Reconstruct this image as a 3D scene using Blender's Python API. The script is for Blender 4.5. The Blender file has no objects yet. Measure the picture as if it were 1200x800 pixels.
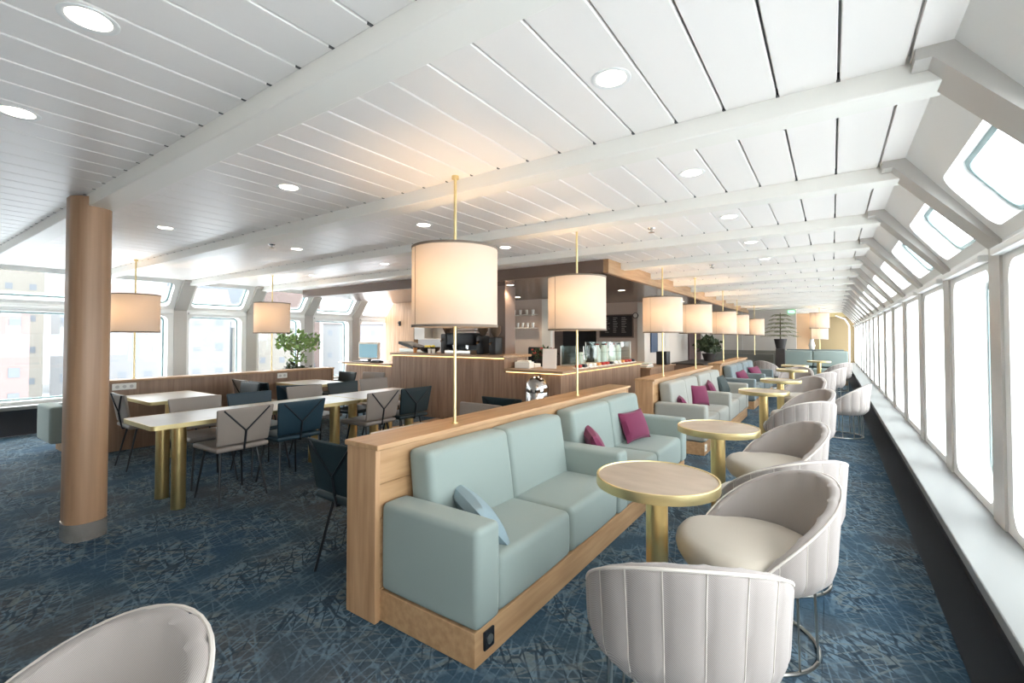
import bpy, bmesh, math, random
from mathutils import Vector, Matrix
random.seed(7)
PI = math.pi
D = bpy.data
COL = bpy.context.scene.collection
S = bpy.context.scene

# ------------------------------------------------------------------ camera
cam = D.cameras.new('camera'); co = D.objects.new('camera', cam); COL.objects.link(co)
S.camera = co
cam.sensor_width = 36; cam.sensor_fit = 'HORIZONTAL'
cam.lens = 541 / 1200 * 36
cam.clip_start = 0.05; cam.clip_end = 600
cam.shift_y = -16.3 / 1200
co.location = (0, 0, 1.4)
co.rotation_euler = (math.radians(90 + 1.2), 0, math.radians(34.7))

# ------------------------------------------------------------------ world
w = D.worlds.new('world'); S.world = w; w.use_nodes = True
bg = w.node_tree.nodes['Background']
bg.inputs[0].default_value = (0.97, 0.98, 1.0, 1); bg.inputs[1].default_value = 2.7
S.view_settings.view_transform = 'Standard'; S.view_settings.look = 'None'
S.view_settings.exposure = 2.2; S.view_settings.gamma = 1.0
S.view_settings.use_curve_mapping = False

# ------------------------------------------------------------------ key numbers (metres)
ZC = 2.40            # underside of ceiling planks
ZS = 0.42            # window sill
XW, XL = 0.72, -9.70 # window wall planes right / left
MID = (XW + XL)
ZK, XC = 1.90, 0.35  # kink of the wall and its top edge
BP, BY = 1.25, 0.95  # beam pitch and first beam
Y0, Y1 = -1.65, 22.2

# ------------------------------------------------------------------ materials
def srgb(r, g, b):
    f = lambda c: ((c/255+.055)/1.055)**2.4 if c > 10 else c/255/12.92
    return (f(r), f(g), f(b), 1)
def mat(name, col, rough=.6, metal=0, spec=.5, bump=None, vary=None, emit=None, sheen=0):
    m = D.materials.new(name); m.use_nodes = True
    nt = m.node_tree; b = nt.nodes['Principled BSDF']
    b.inputs['Base Color'].default_value = col
    b.inputs['Roughness'].default_value = rough
    b.inputs['Metallic'].default_value = metal
    b.inputs['Specular IOR Level'].default_value = spec
    if sheen: b.inputs['Sheen Weight'].default_value = sheen
    if emit:
        b.inputs['Emission Color'].default_value = emit[0]; b.inputs['Emission Strength'].default_value = emit[1]
    tc = None
    if bump or vary:
        tc = nt.nodes.new('ShaderNodeTexCoord')
    if bump:                                    # (scale, strength)
        n = nt.nodes.new('ShaderNodeTexNoise'); n.inputs['Scale'].default_value = bump[0]; n.inputs['Detail'].default_value = 2
        nt.links.new(tc.outputs['Object'], n.inputs['Vector'])
        bu = nt.nodes.new('ShaderNodeBump'); bu.inputs['Strength'].default_value = bump[1]; bu.inputs['Distance'].default_value = .01
        nt.links.new(n.outputs[0], bu.inputs['Height']); nt.links.new(bu.outputs[0], b.inputs['Normal'])
    if vary:                                    # (colour2, scale, vector scale)
        n = nt.nodes.new('ShaderNodeTexNoise'); n.inputs['Scale'].default_value = vary[1]; n.inputs['Detail'].default_value = 4
        mp = nt.nodes.new('ShaderNodeMapping'); mp.inputs['Scale'].default_value = vary[2]
        nt.links.new(tc.outputs['Object'], mp.inputs['Vector']); nt.links.new(mp.outputs[0], n.inputs['Vector'])
        mx = nt.nodes.new('ShaderNodeMix'); mx.data_type = 'RGBA'
        cr = nt.nodes.new('ShaderNodeValToRGB'); cr.color_ramp.elements[0].position = .35; cr.color_ramp.elements[1].position = .68
        nt.links.new(n.outputs[0], cr.inputs[0]); nt.links.new(cr.outputs[0], mx.inputs[0])
        mx.inputs[6].default_value = col; mx.inputs[7].default_value = vary[0]
        nt.links.new(mx.outputs[2], b.inputs['Base Color'])
    return m

WHITE = mat('white_paint', srgb(243, 243, 241), .35)
PLANKW = mat('ceiling_plank_enamel', srgb(250, 245, 241), .38)
GROOVE = mat('ceiling_backing', srgb(222, 222, 220), .6)
BEAMW = mat('beam_paint', srgb(246, 243, 236), .4)
RIBG = mat('rib_paint', srgb(196, 192, 187), .3)
SILL = mat('sill_paint', srgb(126, 127, 126), .45)
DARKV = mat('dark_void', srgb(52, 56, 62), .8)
CLIP = mat('seam_clip_black', srgb(84, 84, 86), .6)
OAK = mat('light_oak', srgb(186, 150, 112), .42, vary=(srgb(164, 127, 90), 3.0, (9, .7, 9)))
OAKV = mat('light_oak_upright', srgb(190, 152, 116), .42, vary=(srgb(162, 124, 88), 3.0, (9, 9, .7)))
WALNUT = mat('bar_oak_veneer', srgb(160, 130, 108), .45, vary=(srgb(136, 107, 86), 3.0, (8, 8, .5)))
WALN2 = mat('bar_oak_veneer_dark', srgb(152, 122, 100), .45, vary=(srgb(128, 100, 80), 3.0, (8, 8, .5)))
BARTOP = mat('bar_top_oak', srgb(172, 140, 112), .35, vary=(srgb(150, 118, 90), 3.0, (.8, 8, 8)))
COLW = mat('column_oak', srgb(176, 140, 110), .4, vary=(srgb(150, 116, 88), 2.6, (6, 6, .25)))
BRONZE = mat('bronze_ceiling', srgb(126, 104, 92), .2, .25)
BRONZ2 = mat('bronze_panel', srgb(116, 96, 84), .4)
BRASS = mat('brushed_brass', srgb(228, 210, 158), .38, 1)
BRASSP = mat('polished_brass_leg', srgb(236, 208, 146), .28, 1)
STEEL = mat('brushed_steel', srgb(212, 208, 202), .3, 1)
FOOTST = mat('polished_foot_steel', srgb(206, 196, 186), .22, .75)
CHROME = mat('chrome', srgb(200, 200, 200), .12, 1)
STONE = mat('beige_stone', srgb(174, 158, 142), .35, vary=(srgb(158, 141, 124), 5, (1, 2.5, 1)))
MARBLE = mat('white_stone', srgb(206, 199, 192), .3, vary=(srgb(192, 184, 176), 4, (1, 1, 1)))
BLACKM = mat('black_metal', srgb(34, 38, 44), .4, .3)
BLACK = mat('black_plastic', srgb(28, 29, 32), .45)
AQUA = mat('aqua_wool', srgb(134, 146, 142), .85, bump=(900, .12), sheen=.1)
PALE = mat('pale_grey_wool', srgb(150, 151, 145), .85, bump=(900, .12), sheen=.1)
BLUEG = mat('grey_blue_wool', srgb(110, 122, 126), .85, bump=(900, .12), sheen=.1)
BENCHG = mat('grey_bench_wool', srgb(128, 128, 122), .8)
GAPD = mat('cushion_gap', srgb(90, 115, 118), .9)
MAGENTA = mat('magenta_velvet', srgb(106, 26, 66), .8, sheen=.1)
PILB = mat('pale_blue_linen', srgb(132, 152, 160), .85, bump=(700, .15))
PILD = mat('charcoal_green_linen', srgb(58, 68, 68), .85, bump=(700, .15))
TEAL = mat('teal_leather', srgb(24, 52, 66), .5)
TEALD = mat('dark_teal_leather', srgb(20, 40, 46), .5)
GREY = mat('taupe_leather', srgb(142, 132, 125), .5)
PINKW = mat('blush_wall', srgb(206, 186, 172), .6)
GREYW = mat('warm_grey_wall', srgb(210, 202, 194), .6)
PANELW = mat('panel_offwhite', srgb(212, 206, 198), .5)
OLIVE = mat('olive_gold_wall', srgb(150, 134, 100), .5)
PEACH = mat('warm_lit_peach', srgb(220, 184, 146), .6)  # peach tint carries the warm light falling on the side panel
GREEN = mat('leaf_green', srgb(128, 158, 92), .6)
GREEND = mat('dark_leaf', srgb(58, 72, 48), .6)
GREENP = mat('olive_leaf', srgb(130, 130, 96), .6)
BARK = mat('bark', srgb(84, 66, 50), .8)
POT = mat('dark_pot', srgb(52, 46, 44), .6)
POTW = mat('white_pot', srgb(225, 225, 222), .4)
PAPER = mat('white_card', srgb(238, 228, 218), .6)
CHALK = mat('chalkboard', srgb(44, 38, 38), .6)
CHALKW = mat('chalk', srgb(170, 164, 158), .8)
SCREEN = mat('lit_screen', srgb(70, 92, 100), .3, emit=(srgb(150, 196, 212), .16))
TEALFR = mat('window_gasket', srgb(136, 158, 160), .4)
RED = mat('red_berries', srgb(168, 48, 42), .5)
FRUIT = mat('pastry', srgb(206, 142, 84), .6)
CERAM = mat('white_ceramic', srgb(235, 232, 226), .3)
BOOKG = mat('grey_book', srgb(190, 194, 186), .7)

# tub-chair wool: fine herringbone-like weave
def weave(name, c1, c2):
    m = mat(name, c1, .9, sheen=.15); nt = m.node_tree; b = nt.nodes['Principled BSDF']
    tc = nt.nodes.new('ShaderNodeTexCoord')
    wv = nt.nodes.new('ShaderNodeTexWave'); wv.inputs['Scale'].default_value = 110; wv.inputs['Distortion'].default_value = 1.5
    wv.inputs['Detail Scale'].default_value = 30; wv.bands_direction = 'DIAGONAL'
    nt.links.new(tc.outputs['Object'], wv.inputs['Vector'])
    mx = nt.nodes.new('ShaderNodeMix'); mx.data_type = 'RGBA'; mx.inputs[6].default_value = c1; mx.inputs[7].default_value = c2
    nt.links.new(wv.outputs['Fac'], mx.inputs[0]); nt.links.new(mx.outputs[2], b.inputs['Base Color'])
    return m
CREAM = weave('cream_wool_weave', srgb(172, 163, 158), srgb(138, 130, 127))
CREAMS = mat('cream_wool_plain', srgb(178, 168, 155), .9, sheen=.15, bump=(600, .1))
PIPING = mat('cream_piping', srgb(206, 198, 190), .8)

# clear window glass
def glass(name, tint, refl=.06):
    m = D.materials.new(name); m.use_nodes = True; nt = m.node_tree; nt.nodes.clear()
    o = nt.nodes.new('ShaderNodeOutputMaterial'); mx = nt.nodes.new('ShaderNodeMixShader')
    t = nt.nodes.new('ShaderNodeBsdfTransparent'); t.inputs[0].default_value = tint
    g = nt.nodes.new('ShaderNodeBsdfGlossy'); g.inputs['Roughness'].default_value = .02
    lw = nt.nodes.new('ShaderNodeLayerWeight'); pw = nt.nodes.new('ShaderNodeMath'); pw.operation = 'POWER'; pw.inputs[1].default_value = 5
    ma = nt.nodes.new('ShaderNodeMath'); ma.operation = 'MULTIPLY_ADD'; ma.inputs[1].default_value = .5; ma.inputs[2].default_value = .03
    nt.links.new(lw.outputs['Facing'], pw.inputs[0]); nt.links.new(pw.outputs[0], ma.inputs[0])
    nt.links.new(ma.outputs[0], mx.inputs[0]); nt.links.new(t.outputs[0], mx.inputs[1]); nt.links.new(g.outputs[0], mx.inputs[2])
    nt.links.new(mx.outputs[0], o.inputs[0]); return m
GLASS = glass('clear_glass', (.93, .96, .96, 1))
GLASS2 = glass('showcase_glass', (.9, .95, .94, 1))

# lamp shade fabric: lets the bulb's light through
def shade_mat():
    m = D.materials.new('shade_linen'); m.use_nodes = True; nt = m.node_tree; nt.nodes.clear()
    o = nt.nodes.new('ShaderNodeOutputMaterial'); mx = nt.nodes.new('ShaderNodeMixShader'); mx.inputs[0].default_value = .2
    d = nt.nodes.new('ShaderNodeBsdfDiffuse'); d.inputs[0].default_value = srgb(196, 186, 176)
    t = nt.nodes.new('ShaderNodeBsdfTranslucent'); t.inputs[0].default_value = srgb(226, 210, 194)
    nt.links.new(d.outputs[0], mx.inputs[1]); nt.links.new(t.outputs[0], mx.inputs[2]); nt.links.new(mx.outputs[0], o.inputs[0])
    return m
SHADE = shade_mat()
TRIM = mat('shade_trim', srgb(120, 108, 96), .7)
BULB = mat('warm_bulb', srgb(255, 220, 170), .5, emit=((1, .74, .46, 1), 4))
DLE = mat('downlight_lens', srgb(255, 250, 240), .4, emit=((1, .93, .82, 1), 3))
DLW = mat('downlight_lens_warm', srgb(255, 240, 215), .4, emit=((1, .86, .66, 1), 4))
LED = mat('led_strip', srgb(255, 210, 130), .5, emit=((1, .68, .28, 1), .8))
EXITG = mat('green_sign', srgb(70, 190, 110), .5, emit=((.2, .9, .4, 1), 1.0))

def carpet_mat():
    m = mat('scribble_carpet', srgb(52, 80, 104), .95, spec=.15); nt = m.node_tree; b = nt.nodes['Principled BSDF']
    N = nt.nodes.new; L = nt.links.new
    g = N('ShaderNodeNewGeometry')
    nz = N('ShaderNodeTexNoise'); nz.inputs['Scale'].default_value = .7; nz.inputs['Detail'].default_value = 5
    L(g.outputs['Position'], nz.inputs['Vector'])
    base = N('ShaderNodeValToRGB'); e = base.color_ramp.elements
    e[0].position = .38; e[0].color = srgb(48, 72, 92); e[1].position = .64; e[1].color = srgb(76, 78, 80)
    x = base.color_ramp.elements.new(.5); x.color = srgb(56, 76, 90)
    L(nz.outputs[0], base.inputs[0])
    prev = base.outputs[0]
    ns = N('ShaderNodeTexNoise'); ns.inputs['Scale'].default_value = 3.0; ns.inputs['Detail'].default_value = 3
    L(g.outputs['Position'], ns.inputs['Vector'])
    for k, (sc, rot, st, wd, c) in enumerate([(17, .25, (1, 5, 1), .028, srgb(102, 122, 136)), (16, 1.35, (1, 6, 1), .028, srgb(96, 116, 130)),
                                       (17, 2.3, (1, 5, 1), .028, srgb(106, 114, 116)), (18, .8, (1, 3, 1), .03, srgb(38, 52, 64))]):
        mp = N('ShaderNodeMapping'); mp.vector_type = 'TEXTURE'; mp.inputs['Rotation'].default_value = (0, 0, rot); mp.inputs['Scale'].default_value = st
        L(g.outputs['Position'], mp.inputs['Vector'])
        v = N('ShaderNodeTexVoronoi'); v.feature = 'DISTANCE_TO_EDGE'; v.inputs['Scale'].default_value = sc
        L(mp.outputs[0], v.inputs['Vector'])
        r = N('ShaderNodeMapRange'); r.inputs['From Min'].default_value = wd; r.inputs['From Max'].default_value = wd*2.2
        r.inputs['To Min'].default_value = .85; r.inputs['To Max'].default_value = 0
        L(v.outputs['Distance'], r.inputs['Value'])
        mu = N('ShaderNodeMath'); mu.operation = 'MULTIPLY'; L(r.outputs[0], mu.inputs[0])
        mr = N('ShaderNodeMapRange'); mr.inputs['From Min'].default_value = .34+.04*k; mr.inputs['From Max'].default_value = .56
        L(ns.outputs[0], mr.inputs['Value']); L(mr.outputs[0], mu.inputs[1])
        mx = N('ShaderNodeMix'); mx.data_type = 'RGBA'; L(mu.outputs[0], mx.inputs[0]); L(prev, mx.inputs[6]); mx.inputs[7].default_value = c
        prev = mx.outputs[2]
    fine = N('ShaderNodeTexNoise'); fine.inputs['Scale'].default_value = 60; L(g.outputs['Position'], fine.inputs['Vector'])
    hs = N('ShaderNodeHueSaturation'); mr = N('ShaderNodeMapRange'); mr.inputs['To Min'].default_value = .6; mr.inputs['To Max'].default_value = 1.45
    L(fine.outputs[0], mr.inputs['Value']); L(mr.outputs[0], hs.inputs['Value']); L(prev, hs.inputs['Color'])
    L(hs.outputs[0], b.inputs['Base Color'])
    return m
CARPET = carpet_mat()

# ------------------------------------------------------------------ object helpers
def obj(name, bm, m=None, parent=None, smooth=False):
    if isinstance(bm, bpy.types.Mesh): me = bm
    else:
        me = D.meshes.new(name); bmesh.ops.recalc_face_normals(bm, faces=bm.faces); bm.to_mesh(me); bm.free()
        if smooth:
            me.polygons.foreach_set('use_smooth', [True]*len(me.polygons))
            me.set_sharp_from_angle(angle=math.radians(38))
    if m and not me.materials: me.materials.append(m)
    o = D.objects.new(name, me); COL.objects.link(o)
    if parent: o.parent = parent
    return o
def tag(o, label, cat, group=None):
    o['label'] = label; o['category'] = cat
    if group: o['group'] = group
    return o
def thing(name, label, cat, loc=(0, 0, 0), rz=0, group=None):
    o = D.objects.new(name, None); COL.objects.link(o); o.empty_display_size = .1
    o.location = loc; o.rotation_euler = (0, 0, rz); return tag(o, label, cat, group)
def struct(name, bm=None, m=None, smooth=False):
    if bm is None:
        o = D.objects.new(name, None); COL.objects.link(o)
    else: o = obj(name, bm, m, None, smooth)
    o['kind'] = 'structure'; return o
def kids(o): return KID.get(o.name, [])
def copy_tree(o, parent=None):
    c = o.copy(); COL.objects.link(c)
    if parent: c.parent = parent
    for ch in [x for x in D.objects if x.parent == o]: copy_tree(ch, c)
    return c
def dup(root, loc, rz, label, group=None):
    c = copy_tree(root); c.location = loc; c.rotation_euler = (0, 0, rz); c['label'] = label
    if group: c['group'] = group
    return c

def box(bm, x0, x1, y0, y1, z0, z1):
    v = [bm.verts.new(p) for p in ((x0,y0,z0),(x1,y0,z0),(x1,y1,z0),(x0,y1,z0),(x0,y0,z1),(x1,y0,z1),(x1,y1,z1),(x0,y1,z1))]
    for f in ((0,3,2,1),(4,5,6,7),(0,1,5,4),(1,2,6,5),(2,3,7,6),(3,0,4,7)): bm.faces.new([v[i] for i in f])
def B(*a):
    bm = bmesh.new(); box(bm, *a); return bm
def bbox(x0, x1, y0, y1, z0, z1, r=.004, seg=2):
    bm = B(x0, x1, y0, y1, z0, z1)
    bmesh.ops.bevel(bm, geom=bm.edges[:], offset=r, segments=seg, profile=.5, affect='EDGES'); return bm
def soft(hx, hy, hz, r, puff=0.0, n=5, seg=3, cx=0, cy=0, cz=0, fn=None):
    """rounded, slightly puffed upholstery block, half sizes hx hy hz"""
    bm = bmesh.new(); H = (hx, hy, hz); r = min(r, min(H)*.98)
    def ax(h):
        a = [-(h-r) + 2*(h-r)*i/n for i in range(n+1)]
        e = [h-r + r*math.sin(PI/2*(i+1)/seg) if False else h - r + r*(i+1)/seg for i in range(seg)]
        return [-x for x in reversed(e)] + a + e
    A = [ax(h) for h in H]; cache = {}
    def pt(p):
        key = tuple(round(c, 5) for c in p)
        if key in cache: return cache[key]
        q = Vector([max(-(H[i]-r), min(H[i]-r, p[i])) for i in range(3)]); d = Vector(p) - q
        nn = d.normalized(); s = q + nn*r
        if puff:
            k = 1
            for i in range(3): k *= 1 - abs(nn[i])*0 - (1-abs(nn[i]))*(s[i]/H[i])**2
            s = s + nn*puff*max(0, k)
        s = s + Vector((cx, cy, cz))
        if fn: s = fn(s)
        cache[key] = bm.verts.new(s); return cache[key]
    for a in range(3):
        b, c = (a+1) % 3, (a+2) % 3
        for sgn in (-1, 1):
            for i in range(len(A[b])-1):
                for j in range(len(A[c])-1):
                    f = []
                    for (ii, jj) in ((i, j), (i+1, j), (i+1, j+1), (i, j+1)):
                        p = [0, 0, 0]; p[a] = sgn*H[a]; p[b] = A[b][ii]; p[c] = A[c][jj]; f.append(pt(p))
                    f2 = []
                    for v in f:
                        if v not in f2: f2.append(v)
                    if len(f2) > 2:
                        try: bm.faces.new(f2)
                        except ValueError: pass
    return bm
def tube(bm, pts, r, n=8, closed=False):
    pts = [Vector(p) for p in pts]; N = len(pts); rings = []
    for i, p in enumerate(pts):
        a = pts[(i-1) % N] if (closed or i > 0) else p; b = pts[(i+1) % N] if (closed or i < N-1) else p
        t = (b-a).normalized(); up = Vector((0, 0, 1)) if abs(t.z) < .95 else Vector((1, 0, 0))
        s = t.cross(up).normalized(); u = s.cross(t)
        rr = r[i] if isinstance(r, (list, tuple)) else r
        rings.append([bm.verts.new(p + (s*math.cos(2*PI*k/n) + u*math.sin(2*PI*k/n))*rr) for k in range(n)])
    for i in range(N if closed else N-1):
        A, Bq = rings[i], rings[(i+1) % N]
        for k in range(n): bm.faces.new([A[k], A[(k+1) % n], Bq[(k+1) % n], Bq[k]])
    if not closed: bm.faces.new(rings[0][::-1]); bm.faces.new(rings[-1])
def T(pts, r, n=8, closed=False):
    bm = bmesh.new(); tube(bm, pts, r, n, closed); return bm
def lathe(bm, prof, n=32, cx=0, cy=0, cap=True):
    rings = []
    for (r, z) in prof:
        rings.append([bm.verts.new((cx + r*math.cos(2*PI*k/n), cy + r*math.sin(2*PI*k/n), z)) for k in range(n)])
    for A, Bq in zip(rings, rings[1:]):
        for k in range(n): bm.faces.new([A[k], A[(k+1) % n], Bq[(k+1) % n], Bq[k]])
    if cap: bm.faces.new(rings[0][::-1]); bm.faces.new(rings[-1])
def LT(prof, n=32, cx=0, cy=0, cap=True):
    bm = bmesh.new(); lathe(bm, prof, n, cx, cy, cap); return bm
def prism(pts, z0, z1):
    bm = bmesh.new(); a = [bm.verts.new((x, y, z0)) for x, y in pts]; b = [bm.verts.new((x, y, z1)) for x, y in pts]
    bm.faces.new(a[::-1]); bm.faces.new(b); n = len(pts)
    for i in range(n): bm.faces.new([a[i], a[(i+1) % n], b[(i+1) % n], b[i]])
    return bm
def rrect(x0, x1, y0, y1, r, n=6):
    out = []
    for cx, cy, a0 in ((x1-r, y1-r, 0), (x0+r, y1-r, 90), (x0+r, y0+r, 180), (x1-r, y0+r, 270)):
        for i in range(n+1):
            a = math.radians(a0 + 90*i/n); out.append((cx + r*math.cos(a), cy + r*math.sin(a)))
    return out
def ring_panel(o, inner, r, f0, depth_vec, n=5):
    """panel with a rounded opening; o, inner = (a0,a1,b0,b1); f0(a,b)->3D; extruded along depth_vec"""
    bm = bmesh.new(); d = Vector(depth_vec)
    I = rrect(*inner, r, n); corners = [(o[1], o[3]), (o[0], o[3]), (o[0], o[2]), (o[1], o[2])]
    layers = []
    for off in (Vector((0, 0, 0)), d):
        iv = [bm.verts.new(Vector(f0(*p)) + off) for p in I]; ov = [bm.verts.new(Vector(f0(*p)) + off) for p in corners]
        layers.append((iv, ov))
        for c in range(4):
            for i in range(n):
                bm.faces.new([iv[c*(n+1)+i], iv[c*(n+1)+i+1], ov[c]])
            bm.faces.new([iv[c*(n+1)+n], iv[((c+1) % 4)*(n+1)], ov[(c+1) % 4], ov[c]])
    (ia, oa), (ib, ob) = layers; m = len(ia)
    for i in range(m): bm.faces.new([ia[i], ib[i], ib[(i+1) % m], ia[(i+1) % m]])
    for i in range(4): bm.faces.new([oa[i], oa[(i+1) % 4], ob[(i+1) % 4], ob[i]])
    return bm
def light(name, kind, loc, energy, color=(1, .8, .6), size=.05, rot=(0, 0, 0), parent=None):
    l = D.lights.new(name, kind); l.energy = energy; l.color = color
    if kind == 'AREA': l.size = size
    else: l.shadow_soft_size = size
    o = D.objects.new(name, l); COL.objects.link(o); o.location = loc; o.rotation_euler = rot
    if parent: o.parent = parent
    return o

# ================================================================== SETTING
# ---- floor: carpet tiles on a base
floor = struct('floor', B(XL+.12, XW-.06, Y0, Y1, -.2, -.008), DARKV)
tm = None; n = 0; rest = bmesh.new(); TS = .5
cells = []
for i in range(int((XW-XL)/TS)+1):
    for j in range(int((Y1-Y0)/TS)+1):
        x = XL + .15 + i*TS; y = Y0 + j*TS
        if x + TS > XW-.03: continue
        cells.append((x, y))
def seen(x, y):
    d = -x*math.sin(math.radians(34.7)) + y*math.cos(math.radians(34.7)); l = x*math.cos(math.radians(34.7)) + y*math.sin(math.radians(34.7))
    return d > .8 and abs(l/d) < 1.15
vis = sorted([c for c in cells if seen(c[0]+.25, c[1]+.25)], key=lambda c: (c[0]+.25)**2 + (c[1]+.25)**2)[:300]; vs = set(vis)
tm = D.meshes.new('carpet_tile'); b = B(.0008, TS-.0008, .0008, TS-.0008, -.008, 0); b.to_mesh(tm); b.free(); tm.materials.append(CARPET)
for (x, y) in vis:
    o = obj('carpet_tile', tm, None, floor); o.location = (x, y, 0)
for (x, y) in cells:
    if (x, y) not in vs: box(rest, x+.0008, x+TS-.0008, y+.0008, y+TS-.0008, -.008, 0)
o = obj('carpet_tiles', rest, CARPET, floor); o['kind'] = 'stuff'
fb = bmesh.new()
for i in range(10):
    box(fb, -5.65, -2.1, 4.45+i*.14, 4.45+i*.14+.137, -.001, .003)
o = obj('floor_boards', fb, OAK, floor); o['kind'] = 'stuff'; o['label'] = 'light wood floor boards along the bar front'

# ---- ceiling: backing, planks in bays between beams, beams
ceil = struct('ceiling', B(MID-XC, XC, Y0, Y1, ZC+.035, ZC+.15), GROOVE)
PWD, SX0 = .206, .239
pm = D.meshes.new('ceiling_plank'); b = B(-PWD/2+.0045, PWD/2-.0045, .0, BP-.15, 0, .02)
bmesh.ops.bevel(b, geom=[e for e in b.edges if abs(e.verts[0].co.z-e.verts[1].co.z) < 1e-6 and e.verts[0].co.z < .01], offset=.003, segments=1, affect='EDGES')
b.to_mesh(pm); b.free(); pm.materials.append(PLANKW)
rest = bmesh.new(); clip = bmesh.new(); plist = []
SOF = (-9.22, -2.38, 5.55, 17.6)  # bar soffit
nb = int((Y1-BY)/BP)+1
for k in range(-2, nb):
    yb = BY + k*BP - BP + .15
    for i in range(47):
        xc = SX0 - PWD*(i+.5)
        if xc - PWD/2 < MID-XC: continue
        if SOF[0]+.2 < xc < SOF[1]-.2 and SOF[2] < yb and yb+BP < SOF[3]: continue
        plist.append((xc, yb))
plist = [p for p in plist if p[1] < Y1-1]
vis = sorted([p for p in plist if seen(p[0], p[1]+.6) or seen(p[0], p[1]+1.1)], key=lambda c: c[0]**2+(c[1]+.5)**2)[:300]; vs = set(vis)
for (x, y) in plist:
    if (x, y) in vs:
        o = obj('ceiling_plank', pm, None, ceil); o.location = (x, y, ZC)
    else: box(rest, x-PWD/2+.006, x+PWD/2-.006, y, y+BP-.15, ZC, ZC+.02)
    box(clip, x-PWD/2-.0065, x-PWD/2+.0065, y+BP-.15-.018, y+BP-.15-.002, ZC-.001, ZC+.03)
o = obj('ceiling_planks', rest, PLANKW, ceil); o['kind'] = 'stuff'
o = obj('seam_clips', clip, CLIP, ceil); o['kind'] = 'stuff'
obj('edge_panel', B(SX0+.006, XC+.002, Y0, Y1, ZC, ZC+.02), PLANKW, ceil)
obj('edge_panel', B(MID-XC-.002, MID-XC+.11, Y0, Y1, ZC, ZC+.02), PLANKW, ceil)
bmm = D.meshes.new('ceiling_beam'); b = bbox(MID-XC, XC, 0, .15, ZC-.085, ZC+.03, .006, 2); b.to_mesh(bmm); b.free(); bmm.materials.append(BEAMW)
for k in range(-2, nb):
    o = obj('ceiling_beam', bmm, None, ceil); o.location = (0, BY+k*BP, 0)

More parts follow.
